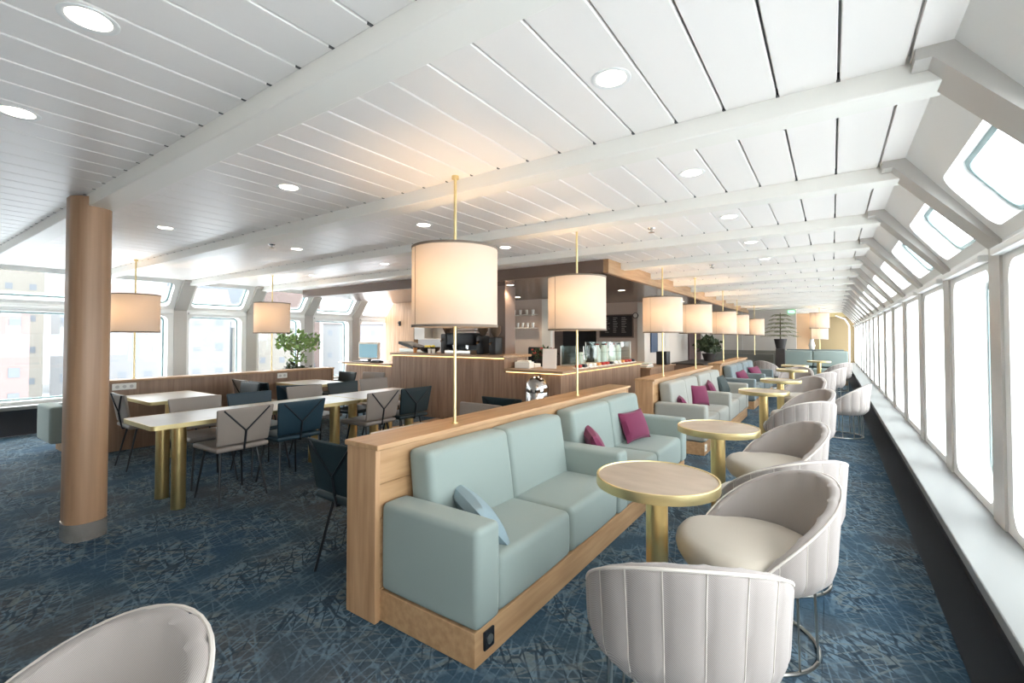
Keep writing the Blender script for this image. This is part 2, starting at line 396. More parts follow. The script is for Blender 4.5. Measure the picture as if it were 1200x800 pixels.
# ---- window walls
sl = Vector((XC-XW, 0, ZC-ZK)); sll = sl.length; sd = sl/sll; sn = Vector((sd.z, 0, -sd.x))  # outward normal of the slope
RW, RD = .20, .012
def wall_side(side, y_end, name, n0):
    mir = (lambda x: x) if side > 0 else (lambda x: MID - x)
    W = struct(name); M = {}
    def mesh(key, bm, m):
        if side < 0:
            for v in bm.verts: v.co.x = MID - v.co.x
            bmesh.ops.reverse_faces(bm, faces=bm.faces[:])
        me = D.meshes.new(key); bmesh.ops.recalc_face_normals(bm, faces=bm.faces); bm.to_mesh(me); bm.free(); me.materials.append(m); M[key] = me
    a0, a1 = RW, BP
    ut = .20 if side > 0 else .06   # the upper panes on the left reach closer to the ceiling
    mesh('wall_panel', ring_panel((a0-.02, a1+.02, ZS, ZK), (a0+.04, a1-.09, ZS+.05, ZK-.12), .09, lambda a, b: (XW, a, b), (.2, 0, 0)), WHITE)
    f = lambda a, b: tuple(Vector((XW, a, ZK)) + sd*b)
    mesh('slope_panel', ring_panel((a0-.02, a1+.02, 0, sll), (a0+.05, a1-.09, .06, sll-ut-.02), .08, f, sn*.14), WHITE)
    mesh('window_frame', ring_panel((a0+.03, a1-.07, ZS+.03, ZK-.10), (a0+.075, a1-.115, ZS+.075, ZK-.145), .075, lambda a, b: (XW+.17, a, b), (.04, 0, 0)), TEALFR)
    mesh('window_pane', B(XW+.185, XW+.19, a0+.06, a1-.1, ZS+.06, ZK-.13), GLASS)
    mesh('upper_window_frame', ring_panel((a0+.03, a1-.07, .04, sll-ut), (a0+.075, a1-.115, .085, sll-ut-.045), .07, lambda a, b: tuple(Vector((XW, a, ZK)) + sd*b + sn*.1), sn*.04), TEALFR)
    gb = bmesh.new(); vv = []
    for off in (.115, .12):
        vv.append([gb.verts.new(Vector((XW, a, ZK)) + sd*bb + sn*off) for a, bb in ((a0+.06, .07), (a1-.1, .07), (a1-.1, sll-ut-.03), (a0+.06, sll-ut-.03))])
    gb.faces.new(vv[0]); gb.faces.new(vv[1][::-1])
    for i in range(4): gb.faces.new([vv[0][i], vv[0][(i+1) % 4], vv[1][(i+1) % 4], vv[1][i]])
    mesh('upper_window_pane', gb, GLASS)
    # rib: follows the wall outline, projecting RD inwards
    rb = bmesh.new(); prof_o = [(XW+.03, ZS-.01), (XW+.03, ZK), (XC+.02, ZC+.02)]
    prof_i = [(XW-RD, ZS-.01), (XW-RD, ZK-.02), (XC-.055, ZC-.04), (XC-.1, ZC-.04), (XC-.1, ZC+.02)]
    P = prof_i + prof_o[::-1]
    A = [rb.verts.new((x, 0, z)) for x, z in P]; C = [rb.verts.new((x, RW, z)) for x, z in P]
    rb.faces.new(A); rb.faces.new(C[::-1])
    for i in range(len(P)): rb.faces.new([A[i], A[(i+1) % len(P)], C[(i+1) % len(P)], C[i]])
    bmesh.ops.recalc_face_normals(rb, faces=rb.faces); bmesh.ops.triangulate(rb, faces=[q for q in rb.faces if len(q.verts) > 4])
    mesh('rib', rb, RIBG)
    mesh('blind_cassette', bbox(XW-.05, XW+.0, a0+.02, a1-.02, ZK-.085, ZK-.045, .008), WHITE)
    k = -2; wn = n0
    while True:
        y = BY - .1 + k*BP
        if y > y_end: break
        for key in ('wall_panel', 'slope_panel', 'rib', 'blind_cassette'):
            o = obj(key, M[key], None, W); o.location = (0, y, 0)
        if y + BP <= y_end + .5:
            for fr, pn in (('window_frame', 'window_pane'), ('upper_window_frame', 'upper_window_pane')):
                ww = struct('window_%d' % wn); wn += 1; ww.location = (0, y, 0)
                obj('window_frame', M[fr], None, ww); obj('window_pane', M[pn], None, ww)
        k += 1
    xs = [XW-.24, XW+.22]; 
    sb = bbox(mir(xs[0]) if side > 0 else mir(xs[1]), mir(xs[1]) if side > 0 else mir(xs[0]), Y0, y_end+BP, ZS-.05, ZS, .006, 2)
    obj('window_sill', sb, SILL, W)
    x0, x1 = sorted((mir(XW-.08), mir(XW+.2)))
    obj('lower_panel', B(x0, x1, Y0, y_end+BP, -.01, ZS-.05), DARKV, W)  # dark colour stands in for the shade in the gap under the sill
    return wn
wn = wall_side(1, Y1-BP, 'wall_right', 1)
wn = wall_side(-1, 7.3, 'wall_left', wn)
# left wall behind the bar
struct('wall_left_rear', B(XL-.1, XL, 8.4, Y1, 0, ZC+.1), WHITE)
struct('wall_back', B(XL-.2, XW+.3, Y0-.12, Y0, -.1, ZC+.15), GREYW)
# portals help daylight find its way in through the openings
for x, rz in ((XW+.35, 90), (XL-.35, -90)):
    l = D.lights.new('daylight_portal', 'AREA'); l.shape = 'RECTANGLE'; l.size = 24 if x > 0 else 10; l.size_y = 1.9
    l.cycles.is_portal = True
    o = D.objects.new('daylight_portal', l); COL.objects.link(o)
    o.location = (x, 10.2 if x > 0 else 3.3, 1.45); o.rotation_euler = (math.radians(90), 0, math.radians(rz))

# ---- end walls and the core behind the bar
struct('wall_end', B(-6.2, -.97, 18.0, 18.15, 0, ZC+.02), GREYW)
W = struct('wall_far'); obj('wall_panel', B(-3.0, XW+.2, Y1, Y1+.12, 0, ZC+.1), OLIVE, W)
obj('portal_frame', B(-.9, .6, Y1-.08, Y1, 2.2, 2.36), mat('portal_gold', srgb(206, 190, 140), .4), W)
obj('side_panel', B(-1.3, -.66, Y1-1.5, Y1-1.42, 0, 2.3), PEACH, W)
pf = T([(.12, Y1-.3, 2.24), (.42, Y1-.3, 2.1), (.55, Y1-.3, 1.85), (.55, Y1-.3, .45)], .025, 4)
obj('portal_trim', pf, WHITE, W)
W = struct('wall_core')
obj('side_wall', B(-3.9, -3.75, 11.2, 18.0, 0, 2.3), GREYW, W)
obj('front_wall', B(-5.0, -3.75, 11.05, 11.2, 0, 2.3), PINKW, W)
obj('back_wall', B(-8.4, -5.15, 9.0, 9.12, 0, 2.3), PINKW, W)
obj('white_panel', bbox(-5.35, -5.12, 8.9, 9.0, 0, 2.25, .004), PANELW, W)
obj('passage_wall', B(-8.4, -5.0, 11.9, 12.0, 0, 2.3), BRONZ2, W)
obj('end_panel', bbox(-3.9, -3.72, 11.0, 11.25, 0, 2.25, .006), PANELW, W)
obj('bulkhead', prism([(-9.62, 8.05), (-8.55, 8.05), (-8.55, 8.2), (-9.62, 8.2)], 0, 1.9), OAKV, W)
bk = bmesh.new(); vs_ = [(-9.62, 1.9), (-8.55, 1.9), (-8.55, 2.3), (-9.3, 2.3)]
A = [bk.verts.new((x, 8.05, z)) for x, z in vs_]; C = [bk.verts.new((x, 8.2, z)) for x, z in vs_]
bk.faces.new(A); bk.faces.new(C[::-1])
for i in range(4): bk.faces.new([A[i], A[(i+1) % 4], C[(i+1) % 4], C[i]])
obj('bulkhead_top', bk, OAKV, W)
obj('bronze_pillar', bbox(-4.84, -4.5, 6.3, 6.6, 0, 2.3, .01), BRONZ2, W)
obj('white_door', bbox(-3.74, -3.70, 12.0, 13.0, .02, 2.1, .004), PANELW, W)
obj('doorway', B(-3.742, -3.71, 15.2, 16.8, 0, 2.1), mat('dark_doorway', srgb(92, 68, 66), .6), W)
for x in (-5.4, -4.55, -3.55, -2.6):
    obj('wall_joint', B(x, x+.02, 17.985, 18.0, .5, ZC), GROOVE, W)
obj('end_dado', B(-3.7, -.97, 17.96, 18.0, 0, .95), mat('grey_green_dado', srgb(140, 138, 130), .7), W)
# bar soffit
sf = struct('ceiling_soffit', bbox(SOF[0], SOF[1], SOF[2], SOF[3], 2.27, ZC+.03, .006), BRONZE)
obj('soffit_edge', bbox(SOF[1]-.02, SOF[1]+.05, SOF[2]-.03, SOF[3], 2.22, ZC+.01, .006), OAK, sf)
obj('soffit_front', bbox(SOF[0]-.02, SOF[1]-.02, SOF[2]-.03, SOF[2]+.03, 2.24, ZC+.01, .006), BRONZ2, sf)

# ---- wooden column
c = thing('column', 'round-cornered oak clad column with a steel foot band', 'column', (-4.37, .985, 0))
obj('shaft', prism(rrect(-.135, .135, -.115, .115, .10, 8), .11, ZC-.02), COLW, c, True)
obj('foot_band', prism(rrect(-.138, .138, -.118, .118, .102, 8), 0, .12), FOOTST, c, True)

# ================================================================== PARTITIONS, SOFAS
def partition(y0, y1, label, mir=False):
    s = -1 if mir else 1
    X = (lambda x: -9.29 - x) if mir else (lambda x: x)
    def bb(x0, x1, *a, **k):
        p, q = sorted((X(x0), X(x1))); return bbox(p - OX, q - OX, *a, **k)
    OX = X(-1.95)
    t = thing('wooden_partition', label, 'partition', (OX, y0, 0), 0, 'oak partitions behind the sofas')
    L = y1 - y0
    W_ = OAKV if not mir else WALNUT
    obj('core', bb(-2.05, -1.87, .03, L-.03, 0, .845), W_, t)
    obj('end_panel', bb(-2.07, -1.845, -.0, .03, 0, .846), OAKV, t)
    obj('end_panel', bb(-2.07, -1.845, L-.03, L, 0, .846), OAKV, t)
    obj('cap', bb(-2.08, -1.82, -.01, L+.01, .845, .872, r=.005), OAK, t)
    for i, (za, zb) in enumerate(((0, .16), (.16, .33), (.33, .5), (.5, .67), (.67, .843))):
        obj('back_board', bb(-1.868, -1.85, .03, L-.03, za+.001, zb-.001, r=.002), OAK, t)
    obj('plinth', bb(-1.85, -1.25, .04, L-.02, 0, .15), OAK, t)
    return t
def sofa(y0, near_arm, m, label, far_arm=True, mir=False):
    s = -1 if mir else 1
    OX = -1.85 if not mir else -9.29 + 1.85
    t = thing('sofa', label, 'sofa', (OX, y0, .15), 0, 'two seat sofas along the partitions')
    if mir: t.rotation_euler = (0, 0, 0)
    def P(name, hx, hy, hz, cx, cy, cz, r, puff=0, fn=None, mm=m):
        return obj(name, soft(hx, hy, hz, r, puff, cx=s*cx, cy=cy, cz=cz, fn=fn), mm, t, True)
    a = .17; y = 0
    if near_arm:
        P('armrest', .305, a/2, .212, .315, a/2, .222, .03, .004); y = a
    sw = .70 if near_arm else .74
    for i in range(2):
        cy = y + sw/2
        P('seat_cushion', .285, sw/2-.002, .128, .325, cy, .132, .04, .008)
        def lean(v):
            v = v.copy(); v.x -= s*(v.z-.28)*.14*(1) ; return v
        P('back_cushion', .08, sw/2-.002, .235, .14, cy, .43, .035, .008, lean)
        y += sw
    P('seat_base', .27, y/2-.02, .02, .31, y/2, .0215, .01, 0, None, GAPD)
    if far_arm:
        P('armrest', .305, a/2, .212, .315, y+a/2, .222, .03, .004); y += a
    return y
PITCH = 4.26
names = ['nearest the camera', 'second from the camera', 'third from the camera']
cols = [(AQUA, 'pale aqua'), (PALE, 'pale grey'), (BLUEG, 'grey blue')]
for k in range(3):
    y = 1.49 + k*PITCH
    partition(y, y+3.42, 'long oak partition with flat cap and plinth, %s in the right row' % names[k])
    m, nm = cols[k]
    L = sofa(y+.03, True, m, '%s two seat sofa, first on the oak partition %s' % (nm, names[k]))
    m2, nm2 = (m, nm)
    sofa(y+.03+L+.0, False, m2, '%s two seat sofa at the far end of the partition %s' % (nm2, names[k]))
partition(1.49, 4.91, 'brown partition under the left windows behind the small tables', True)
L = sofa(1.36, True, AQUA, 'pale aqua sofa beyond the left partition, its arm showing past the column', True, True)
# sockets
def socket(x, y, z, label, dark=False, rz=0, wdt=.07, n=1):
    t = thing('power_socket', label, 'socket', (x, y, z), rz)
    obj('plate', bbox(0, .012, -wdt/2, wdt/2, -.04, .04, .004), BLACKM if dark else CERAM, t)
    for i in range(n):
        yy = (i-(n-1)/2)*.07
        bm = bmesh.new(); lathe(bm, [(.02, 0), (.02, .005)], 16)
        bmesh.ops.rotate(bm, verts=bm.verts, cent=(0, 0, 0), matrix=Matrix.Rotation(PI/2, 3, 'Y')); bmesh.ops.translate(bm, verts=bm.verts, vec=(.011, yy, 0))
        obj('outlet', bm, STEEL if dark else RIBG, t, True)
    return t
socket(-1.25, 1.62, .09, 'dark socket plate on the oak plinth below the nearest sofa arm', True)
socket(-7.33+.11, 1.98, .79, 'white triple socket plate on the left partition above the small table', n=3, wdt=.24)
socket(-7.33+.11, 3.98, .79, 'white socket plate on the left partition by its far table', n=2, wdt=.16)
socket(-1.25, 5.83, .09, 'white socket plate on the plinth of the second sofa row')

# pillows
def pillow(name, m, w_, h_, th, label, loc, rot, group):
    bm = bmesh.new(); N = 12; top = {}; bot = {}
    for i in range(N+1):
        for j in range(N+1):
            u = i/N*2-1; v = j/N*2-1
            k = (1-u*u)**.5*(1-v*v)**.5
            pin = 1 - .07*(1-abs(u))*abs(v)**2*0
            x = u*w_/2*(1-.10*(1-v*v)*abs(u)**3) ; y = v*h_/2*(1-.10*(1-u*u)*abs(v)**3)
            edge = i in (0, N) or j in (0, N)
            top[i, j] = bm.verts.new((x, y, th/2*k**.8))
            bot[i, j] = top[i, j] if edge else bm.verts.new((x, y, -th/2*k**.8))
    for i in range(N):
        for j in range(N):
            bm.faces.new([top[i, j], top[i+1, j], top[i+1, j+1], top[i, j+1]])
            try: bm.faces.new([bot[i, j], bot[i, j+1], bot[i+1, j+1], bot[i+1, j]])
            except ValueError: pass
    o = obj(name, bm, m, None, True); o.location = loc; o.rotation_euler = rot
    tag(o, label, 'pillow', group); return o
def pil(m, x, y, z, w_, h_, lean, yaw, label, g, roll=0):
    o = pillow('throw_pillow', m, w_, h_, .13, label, (x, y, z), (0, 0, 0), g)
    # stands leaning on a back cushion: face normal towards +X tilted up
    R = Matrix.Rotation(yaw, 3, 'Z') @ Matrix.Rotation(-lean, 3, 'Y') @ Matrix.Rotation(roll, 3, 'X') @ Matrix(((0, 0, 1), (1, 0, 0), (0, 1, 0)))
    o.rotation_euler = R.to_euler(); return o
R_ = math.radians
pil(PILB, -1.50, 1.86, .50, .46, .26, R_(40), R_(58), 'pale blue linen pillow beside the near arm of the nearest sofa', 'sofa pillows', R_(4))
pil(MAGENTA, -1.58, 3.46, .535, .30, .30, R_(28), R_(35), 'magenta pillow leaning in the corner of the nearest row second sofa', 'sofa pillows', R_(14))
pil(MAGENTA, -1.56, 4.30, .56, .36, .29, R_(22), R_(-18), 'wide magenta pillow on the far end of the second aqua sofa', 'sofa pillows', R_(3))
pil(MAGENTA, -1.62, 6.22, .52, .32, .28, R_(28), R_(30), 'magenta pillow low behind the near arm of the pale grey sofa', 'sofa pillows', R_(8))
pil(MAGENTA, -1.58, 7.00, .57, .34, .30, R_(18), R_(-30), 'magenta pillow on the middle of the first pale grey sofa', 'sofa pillows', R_(-4))
pil(MAGENTA, -1.58, 7.85, .56, .34, .30, R_(22), R_(10), 'dark magenta pillow on the second pale grey sofa', 'sofa pillows', R_(6))
pil(PILD, -1.60, 8.85, .56, .38, .34, R_(22), R_(-10), 'charcoal pillow at the far end of the pale grey sofas', 'sofa pillows', R_(3))
pil(MAGENTA, -1.55, 10.75, .56, .38, .30, R_(25), R_(-20), 'magenta pillow nearest on the grey blue sofas', 'sofa pillows', R_(6))
pil(PILD, -1.60, 11.3, .55, .34, .30, R_(25), R_(10), 'dark pillow between the magenta ones on the grey blue sofas', 'sofa pillows', 0)
pil(MAGENTA, -1.5, 12.3, .57, .46, .30, R_(25), R_(-20), 'farthest magenta pillow on the grey blue sofas', 'sofa pillows', R_(4))

# ================================================================== TUB CHAIRS
def tub_chair():
    t = thing('tub_chair', '', 'chair')
    FM = math.radians(118); NC = 12; NS = NC*6
    bm = bmesh.new(); rings = []
    zb = .325; hz = lambda c: zb+.03 + (.755-zb-.03)*(c**.72)
    for i in range(NS+1):
        ph = -FM + 2*FM*i/NS
        c = (math.cos(ph) - math.cos(FM))/(1-math.cos(FM)); c = max(0, c)
        h = hz(c)
        g = abs(math.sin(PI*NC*i/NS))**.3
        th = .05
        ring = []
        def P(r, z):
            e = .006 + .026*c
            zz = max(0, (z-zb)/.42)
            rr = r + e*zz**1.2
            sy = 1.0
            ring.append(bm.verts.new((rr*math.sin(ph), -rr*math.cos(ph)*sy, z)))
        for k in range(9):
            q = k/8; z = zb + (h-.02-zb)*q
            r = .275 + .052*math.sin(min(1, (z-zb)/.09)*PI/2)**.7 + .009*(g-1)*min(1, q*5)
            P(r, z)
        R = r
        for a in (30, 60, 90, 120, 150):
            P(R - th/2 + th/2*math.cos(math.radians(a)), h-.02 + .02*math.sin(math.radians(a)))
        R = max(R, .275 + .052*math.sin(min(1, (h-.02-zb)/.09)*PI/2)**.7)
        for k in range(5):
            q = k/4; P(R-th, h-.02 - (h-.02-min(.40, zb+.02))*q)
        rings.append(ring)
    for A, C in zip(rings, rings[1:]):
        for k in range(len(A)-1): bm.faces.new([A[k], C[k], C[k+1], A[k+1]])
    bm.faces.new(rings[0]); bm.faces.new(rings[-1][::-1])
    obj('backrest', bm, CREAM, t, True)
    # piping on the rim
    pts = []
    for i in range(0, NS+1, 2):
        ph = -FM + 2*FM*i/NS; c = max(0, (math.cos(ph) - math.cos(FM))/(1-math.cos(FM))); h = hz(c)
        zz = (h-zb)/.42; rr = .275 + .052*math.sin(min(1, (h-.02-zb)/.09)*PI/2)**.7 + (.006+.026*c)*zz**1.2 - .005
        pts.append((rr*math.sin(ph), -rr*math.cos(ph), h-.006))
    obj('piping', T(pts, .0055, 6), PIPING, t, True)
    st = bmesh.new()
    for j in range(1, NC):
        ph = -FM + 2*FM*j/NC; c = max(0, (math.cos(ph) - math.cos(FM))/(1-math.cos(FM))); h = hz(c); pp = []
        for k in range(9):
            z = zb + .01 + (h-.022-zb)*k/8; e = .006 + .026*c; zz = (z-zb)/.42
            r = .275 + .052*math.sin(min(1, (z-zb)/.09)*PI/2)**.7 + e*zz**1.2 - .0075
            pp.append((r*math.sin(ph), -r*math.cos(ph), z))
        tube(st, pp, .0022, 4)
    obj('stitching', st, PIPING, t, True)
    # seat
    bm = bmesh.new(); N = 48; prof = [(.78, .325), (.92, .345), (.985, .38), (1.0, .41), (.985, .435), (.94, .455), (.85, .467), (.6, .477), (.3, .481)]
    rings = []
    for (q, z) in prof:
        ring = []
        for k in range(N):
            a = 2*PI*k/N; f = math.sin(a)                      # front at +y
            s = max(0, min(1, (f-.1)/.5)); s = s*s*(3-2*s); rm = .272 + .068*s
            ring.append(bm.verts.new((rm*q*math.cos(a), rm*q*math.sin(a), z)))
        rings.append(ring)
    for A, C in zip(rings, rings[1:]):
        for k in range(N): bm.faces.new([A[k], A[(k+1) % N], C[(k+1) % N], C[k]])
    bm.faces.new(rings[0][::-1]); bm.faces.new(rings[-1])
    obj('seat', bm, CREAMS, t, True)
    obj('underside', LT([(.25, .322), (.255, .335)], 32), BLACK, t, True)
    rr = .262
    obj('base_ring', T([(rr*math.cos(2*PI*k/32), rr*math.sin(2*PI*k/32), .008) for k in range(32)], .008, 6, True), STEEL, t, True)
    rod = None
    for k in range(12):
        a = 2*PI*(k+.5)/12
        me = T([(rr*math.cos(a), rr*math.sin(a), .01), ((rr-.01)*math.cos(a), (rr-.01)*math.sin(a), .33)], .0048, 6)
        obj('rod', me, STEEL, t, True)
    return t
proto = tub_chair()
tubs = [  # x, y, look-at x, y, label
 (-.445, 1.69, -.74, 2.3, 'cream tub chair nearest the camera, its fluted back turned to us'),
 (-.32, 2.45, -.85, 2.10, 'cream tub chair open towards the nearest round table'),
 (-.28, 3.18, -.68, 3.62, 'cream tub chair whose back shows behind the open near one'),
 (-.37, 4.05, -.85, 3.72, 'open cream tub chair on the far side of the second round table'),
 (-.31, 5.90, -.70, 6.40, 'cream tub chair with fluted back before the third round table'),
 (-.32, 6.80, -.80, 6.45, 'open cream tub chair beyond the third round table'),
 (.09, 8.12, -.60, 8.25, 'cream tub chair standing out near the window aisle, fourth table'),
 (-.42, 8.95, -.85, 8.3, 'shaded cream tub chair beyond the fourth round table'),
 (-.28, 10.7, -.72, 11.1, 'cream tub chair before the fifth round table'),
 (-.1, 12.2, -.7, 12.5, 'cream tub chair right behind the one at the fifth table'),
 (-.66, 11.72, -.8, 11.2, 'cream tub chair beyond the fifth round table, mostly hidden'),
 (.08, 14.8, -.4, 15.3, 'far cream tub chair beside the window sill at the end'),
 (-1.5, 14.7, -1.2, 15.5, 'far cream tub chair in line with the sofas'),
 (-1.22, .13, -1.12, -.8, 'cream tub chair cut off at the lower left of the picture'),
]
first = True
for x, y, lx, ly, lb in tubs:
    rz = math.atan2(ly-y, lx-x) - PI/2
    if first: proto.location = (x, y, 0); proto.rotation_euler = (0, 0, rz); proto['label'] = lb; proto['group'] = 'cream tub chairs'; first = False
    else: dup(proto, (x, y, 0), rz, lb, 'cream tub chairs')

# ================================================================== ROUND TABLES
t = thing('round_table', '', 'table')
obj('table_top', LT([(.262, .702), (.2705, .740), (.2, .7405)], 48), STONE, t, True)
obj('rim', LT([(.262, .70), (.279, .70), (.28, .702), (.28, .742), (.278, .744), (.271, .744), (.27, .742), (.262, .70)], 48, cap=False), BRASS, t, True)
obj('column', LT([(.05, .008), (.05, .702)], 28), BRASSP, t, True)
obj('base_plate', LT([(.2, 0), (.2, .008), (.19, .012)], 40), BRASS, t, True)
rt = [(-.69, 2.20, 'round stone table with brass rim nearest the camera'), (-.70, 3.68, 'round stone table second from the camera, behind the nearest'),
      (-.70, 6.46, 'third round stone table, level with the pale grey sofa'), (-.66, 8.25, 'fourth round stone table, before the grey blue sofas'),
      (-.68, 11.0, 'fifth round stone table by the far magenta pillows'), (-.72, 12.7, 'sixth round stone table farther back'),
      (-.3, 15.4, 'white topped round table before the end banquette')]
for i, (x, y, lb) in enumerate(rt):
    if i == 0: t.location = (x, y, 0); t['label'] = lb; t['group'] = 'round brass rimmed tables'
    else: dup(t, (x, y, 0), i*.7, lb, 'round brass rimmed tables')

# ================================================================== DINING CHAIRS
def dining_chair(m, kind):
    t = thing('dining_chair', '', 'chair')
    obj('seat', soft(.22, .215, .022, .02, .004, n=4, seg=3, cz=.455), m, t, True)
    def bend(v):
        v = v.copy(); k = v.z - .62
        v.x *= 1 + .35*k; v.y += -.18*k + .25*v.x*v.x; return v
    obj('backrest', soft(.225, .013, .155, .012, 0, n=6, seg=2, cy=-.235, cz=.645, fn=bend), m, t, True)
    # Y shaped strap on the back
    def yb(x, z): return -.253 - .18*(z-.62) + .25*x*x
    for s in (-1, 1):
        pts = [(s*.19*q, yb(s*.19*q, .60+.19*q), .60+.19*q) for q in (0, .25, .5, .75, 1)]
        obj('strap', T(pts, .007, 5), BLACKM, t, True)
    obj('spine', T([(0, yb(0, .60), .60), (0, yb(0, .5), .49), (0, -.22, .43), (0, -.1, .425)], .009, 6), BLACKM, t, True)
    for sx in (-1, 1):
        for sy in (-1, 1):
            obj('leg', T([(sx*.15, sy*.13, .43), (sx*.2, sy*.2 if sy > 0 else -.225, .0)], [.010, .008], 6), BLACKM, t, True)
    fr = T([(.15, .13, .43), (-.15, .13, .43), (-.15, -.13, .43), (.15, -.13, .43)], .008, 5, True)
    obj('seat_frame', fr, BLACKM, t, True)
    return t
pr = {'taupe': dining_chair(GREY, 'taupe'), 'teal': dining_chair(TEAL, 'teal'), 'dark': dining_chair(TEALD, 'dark')}
used = set()
def chair(k, x, y, face, lb, g='dining chairs'):
    rz = math.radians(face) - PI/2          # face = heading of the chair's front in degrees
    if k not in used:
        used.add(k); o = pr[k]; o.location = (x, y, 0); o.rotation_euler = (0, 0, rz); o['label'] = lb; o['group'] = g; return o
    return dup(pr[k], (x, y, 0), rz, lb, g)
chair('taupe', -4.40, 1.97, 182, 'taupe dining chair nearest on the aisle side of the long table')
chair('teal', -4.40, 2.49, 180, 'teal dining chair next along the aisle side of the long table')
chair('taupe', -4.36, 3.42, 183, 'taupe dining chair third on the aisle side of the long table')
chair('dark', -4.36, 3.93, 178, 'dark teal dining chair last on the aisle side of the long table')
chair('taupe', -5.02, 2.02, 0, 'taupe dining chair nearest on the window side of the long table')
chair('teal', -5.00, 2.54, 1, 'teal dining chair second on the window side of the long table')
chair('taupe', -5.14, 3.26, 0, 'taupe dining chair third on the window side of the long table')
chair('dark', -5.16, 3.83, 2, 'dark teal dining chair fourth on the window side of the long table')
chair('taupe', -5.3, 4.42, -4, 'taupe dining chair at the far window side end of the long table')
chair('taupe', -6.24, 1.92, 88, 'taupe dining chair seen edge on beside the column')
chair('dark', -6.35, 2.82, -90, 'dark teal chair at the far side of the small near table')
chair('dark', -6.38, 3.44, 92, 'dark teal chair back to back with another by the left partition')
chair('teal', -5.76, 3.38, 150, 'teal dining chair standing between the two small tables')
chair('taupe', -6.9, 3.45, 88, 'taupe chair close to the left partition before the far small table')
chair('dark', -6.95, 4.75, -90, 'dark teal chair beyond the far small table by the partition')
chair('taupe', -6.45, 4.95, -80, 'taupe chair beyond the far small table, next to a dark one')
chair('dark', -2.36, 1.85, 90, 'dark green chair half hidden by the near end of the oak partition')
chair('taupe', -2.62, 3.03, 270, 'taupe chair whose back peeks over the oak partition')
chair('dark', -2.72, 3.98, 92, 'dark teal chair peeking over the oak partition near the chrome bin')

# ================================================================== LONG TABLES
def rect_table(name, x0, x1, y0, y1, z, legs, label, lr=.052, g=None):
    t = thing(name, label, 'table', ((x0+x1)/2, (y0+y1)/2, 0), 0, g)
    hx, hy = (x1-x0)/2, (y1-y0)/2
    obj('table_top', prism(rrect(-hx+.004, hx-.004, -hy+.004, hy-.004, .036, 5), z-.03, z), MARBLE, t, True)
    me = bmesh.new(); o_ = rrect(-hx, hx, -hy, hy, .04, 5); i_ = rrect(-hx+.005, hx-.005, -hy+.005, hy-.005, .035, 5)
    loops = [[me.verts.new((x, y, zz)) for x, y in pts] for pts, zz in ((i_, z-.034), (o_, z-.034), (o_, z+.001), (i_, z+.001))]
    n = len(o_)
    for a, b in zip(loops, loops[1:]):
        for i in range(n): me.faces.new([a[i], a[(i+1) % n], b[(i+1) % n], b[i]])
    obj('brass_edge', me, BRASS, t, True)
    for lx, ly in legs:
        obj('leg', LT([(lr, 0), (lr, z-.034)], 24, lx-(x0+x1)/2, ly-(y0+y1)/2), BRASSP, t, True)
    return t
rect_table('long_table', -4.96, -4.30, 1.35, 3.27, .71, [(-4.43, 1.58), (-4.83, 1.60), (-4.43, 3.03), (-4.83, 3.03)], 'long white stone table on brass column legs, nearest the column')
rect_table('long_table', -4.96, -4.30, 3.28, 4.30, .71, [(-4.43, 3.55), (-4.83, 3.55), (-4.43, 4.1), (-4.83, 4.1)], 'white stone table continuing the long table towards the bar')
rect_table('small_table', -6.88, -5.92, 1.84, 2.55, .71, [(-6.4, 2.2)], 'white topped small table by the left partition, nearer one', .06)
rect_table('small_table', -7.0, -6.1, 3.75, 4.42, .71, [(-6.55, 4.08)], 'white topped small table by the left partition, farther one', .06)
rect_table('small_table', -2.75, -2.15, 2.15, 2.72, .71, [(-2.45, 2.43)], 'small table hidden behind the near oak partition', .05)

# ================================================================== PENDANT LAMPS
def pendant(zc=1.705, power=1.9, zfoot=.872):
    t = thing('pendant_lamp', '', 'lamp')
    R, h = .262, .24
    obj('pole', T([(0, 0, zfoot), (0, 0, ZC-.0)], .0095, 10), BRASS, t, True)
    obj('ceiling_rose', LT([(.022, ZC-.02), (.022, ZC)], 16), BRASS, t, True)
    obj('foot_flange', LT([(.02, zfoot), (.02, zfoot+.008)], 16), BRASS, t, True)
    bm = bmesh.new(); lathe(bm, [(R, zc-h), (R, zc+h)], 56, cap=False)
    sh = obj('lamp_shade', bm, SHADE, t, True)
    for z0, z1 in ((zc-h-.004, zc-h+.010), (zc+h-.010, zc+h+.004)):
        obj('shade_trim', LT([(R-.003, z0), (R+.003, z0), (R+.003, z1), (R-.003, z1), (R-.003, z0)], 56, cap=False), TRIM, sh, True)
    a = math.radians(250)
    obj('shade_seam', T([(R*math.cos(a)*1.004, R*math.sin(a)*1.004, zc-h), (R*math.cos(a)*1.004, R*math.sin(a)*1.004, zc+h)], .002, 4), TRIM, sh)
    for a in (0, 120, 240):
        obj('spoke', T([(0, 0, zc+h-.03), (R*math.cos(R_(a)), R*math.sin(R_(a)), zc+h-.03)], .003, 4), BRASS, t)
    for s in (-1, 1):
        bm = bmesh.new(); bmesh.ops.create_uvsphere(bm, u_segments=12, v_segments=8, radius=.03); bmesh.ops.translate(bm, verts=bm.verts, vec=(s*.06, 0, zc+.0))
        obj('bulb', bm, BULB, t, True)
    light('bulb_light', 'POINT', (.0, -.05, zc+.02), power, (1, .70, .42), .06, parent=t)
    return t
pd = pendant()
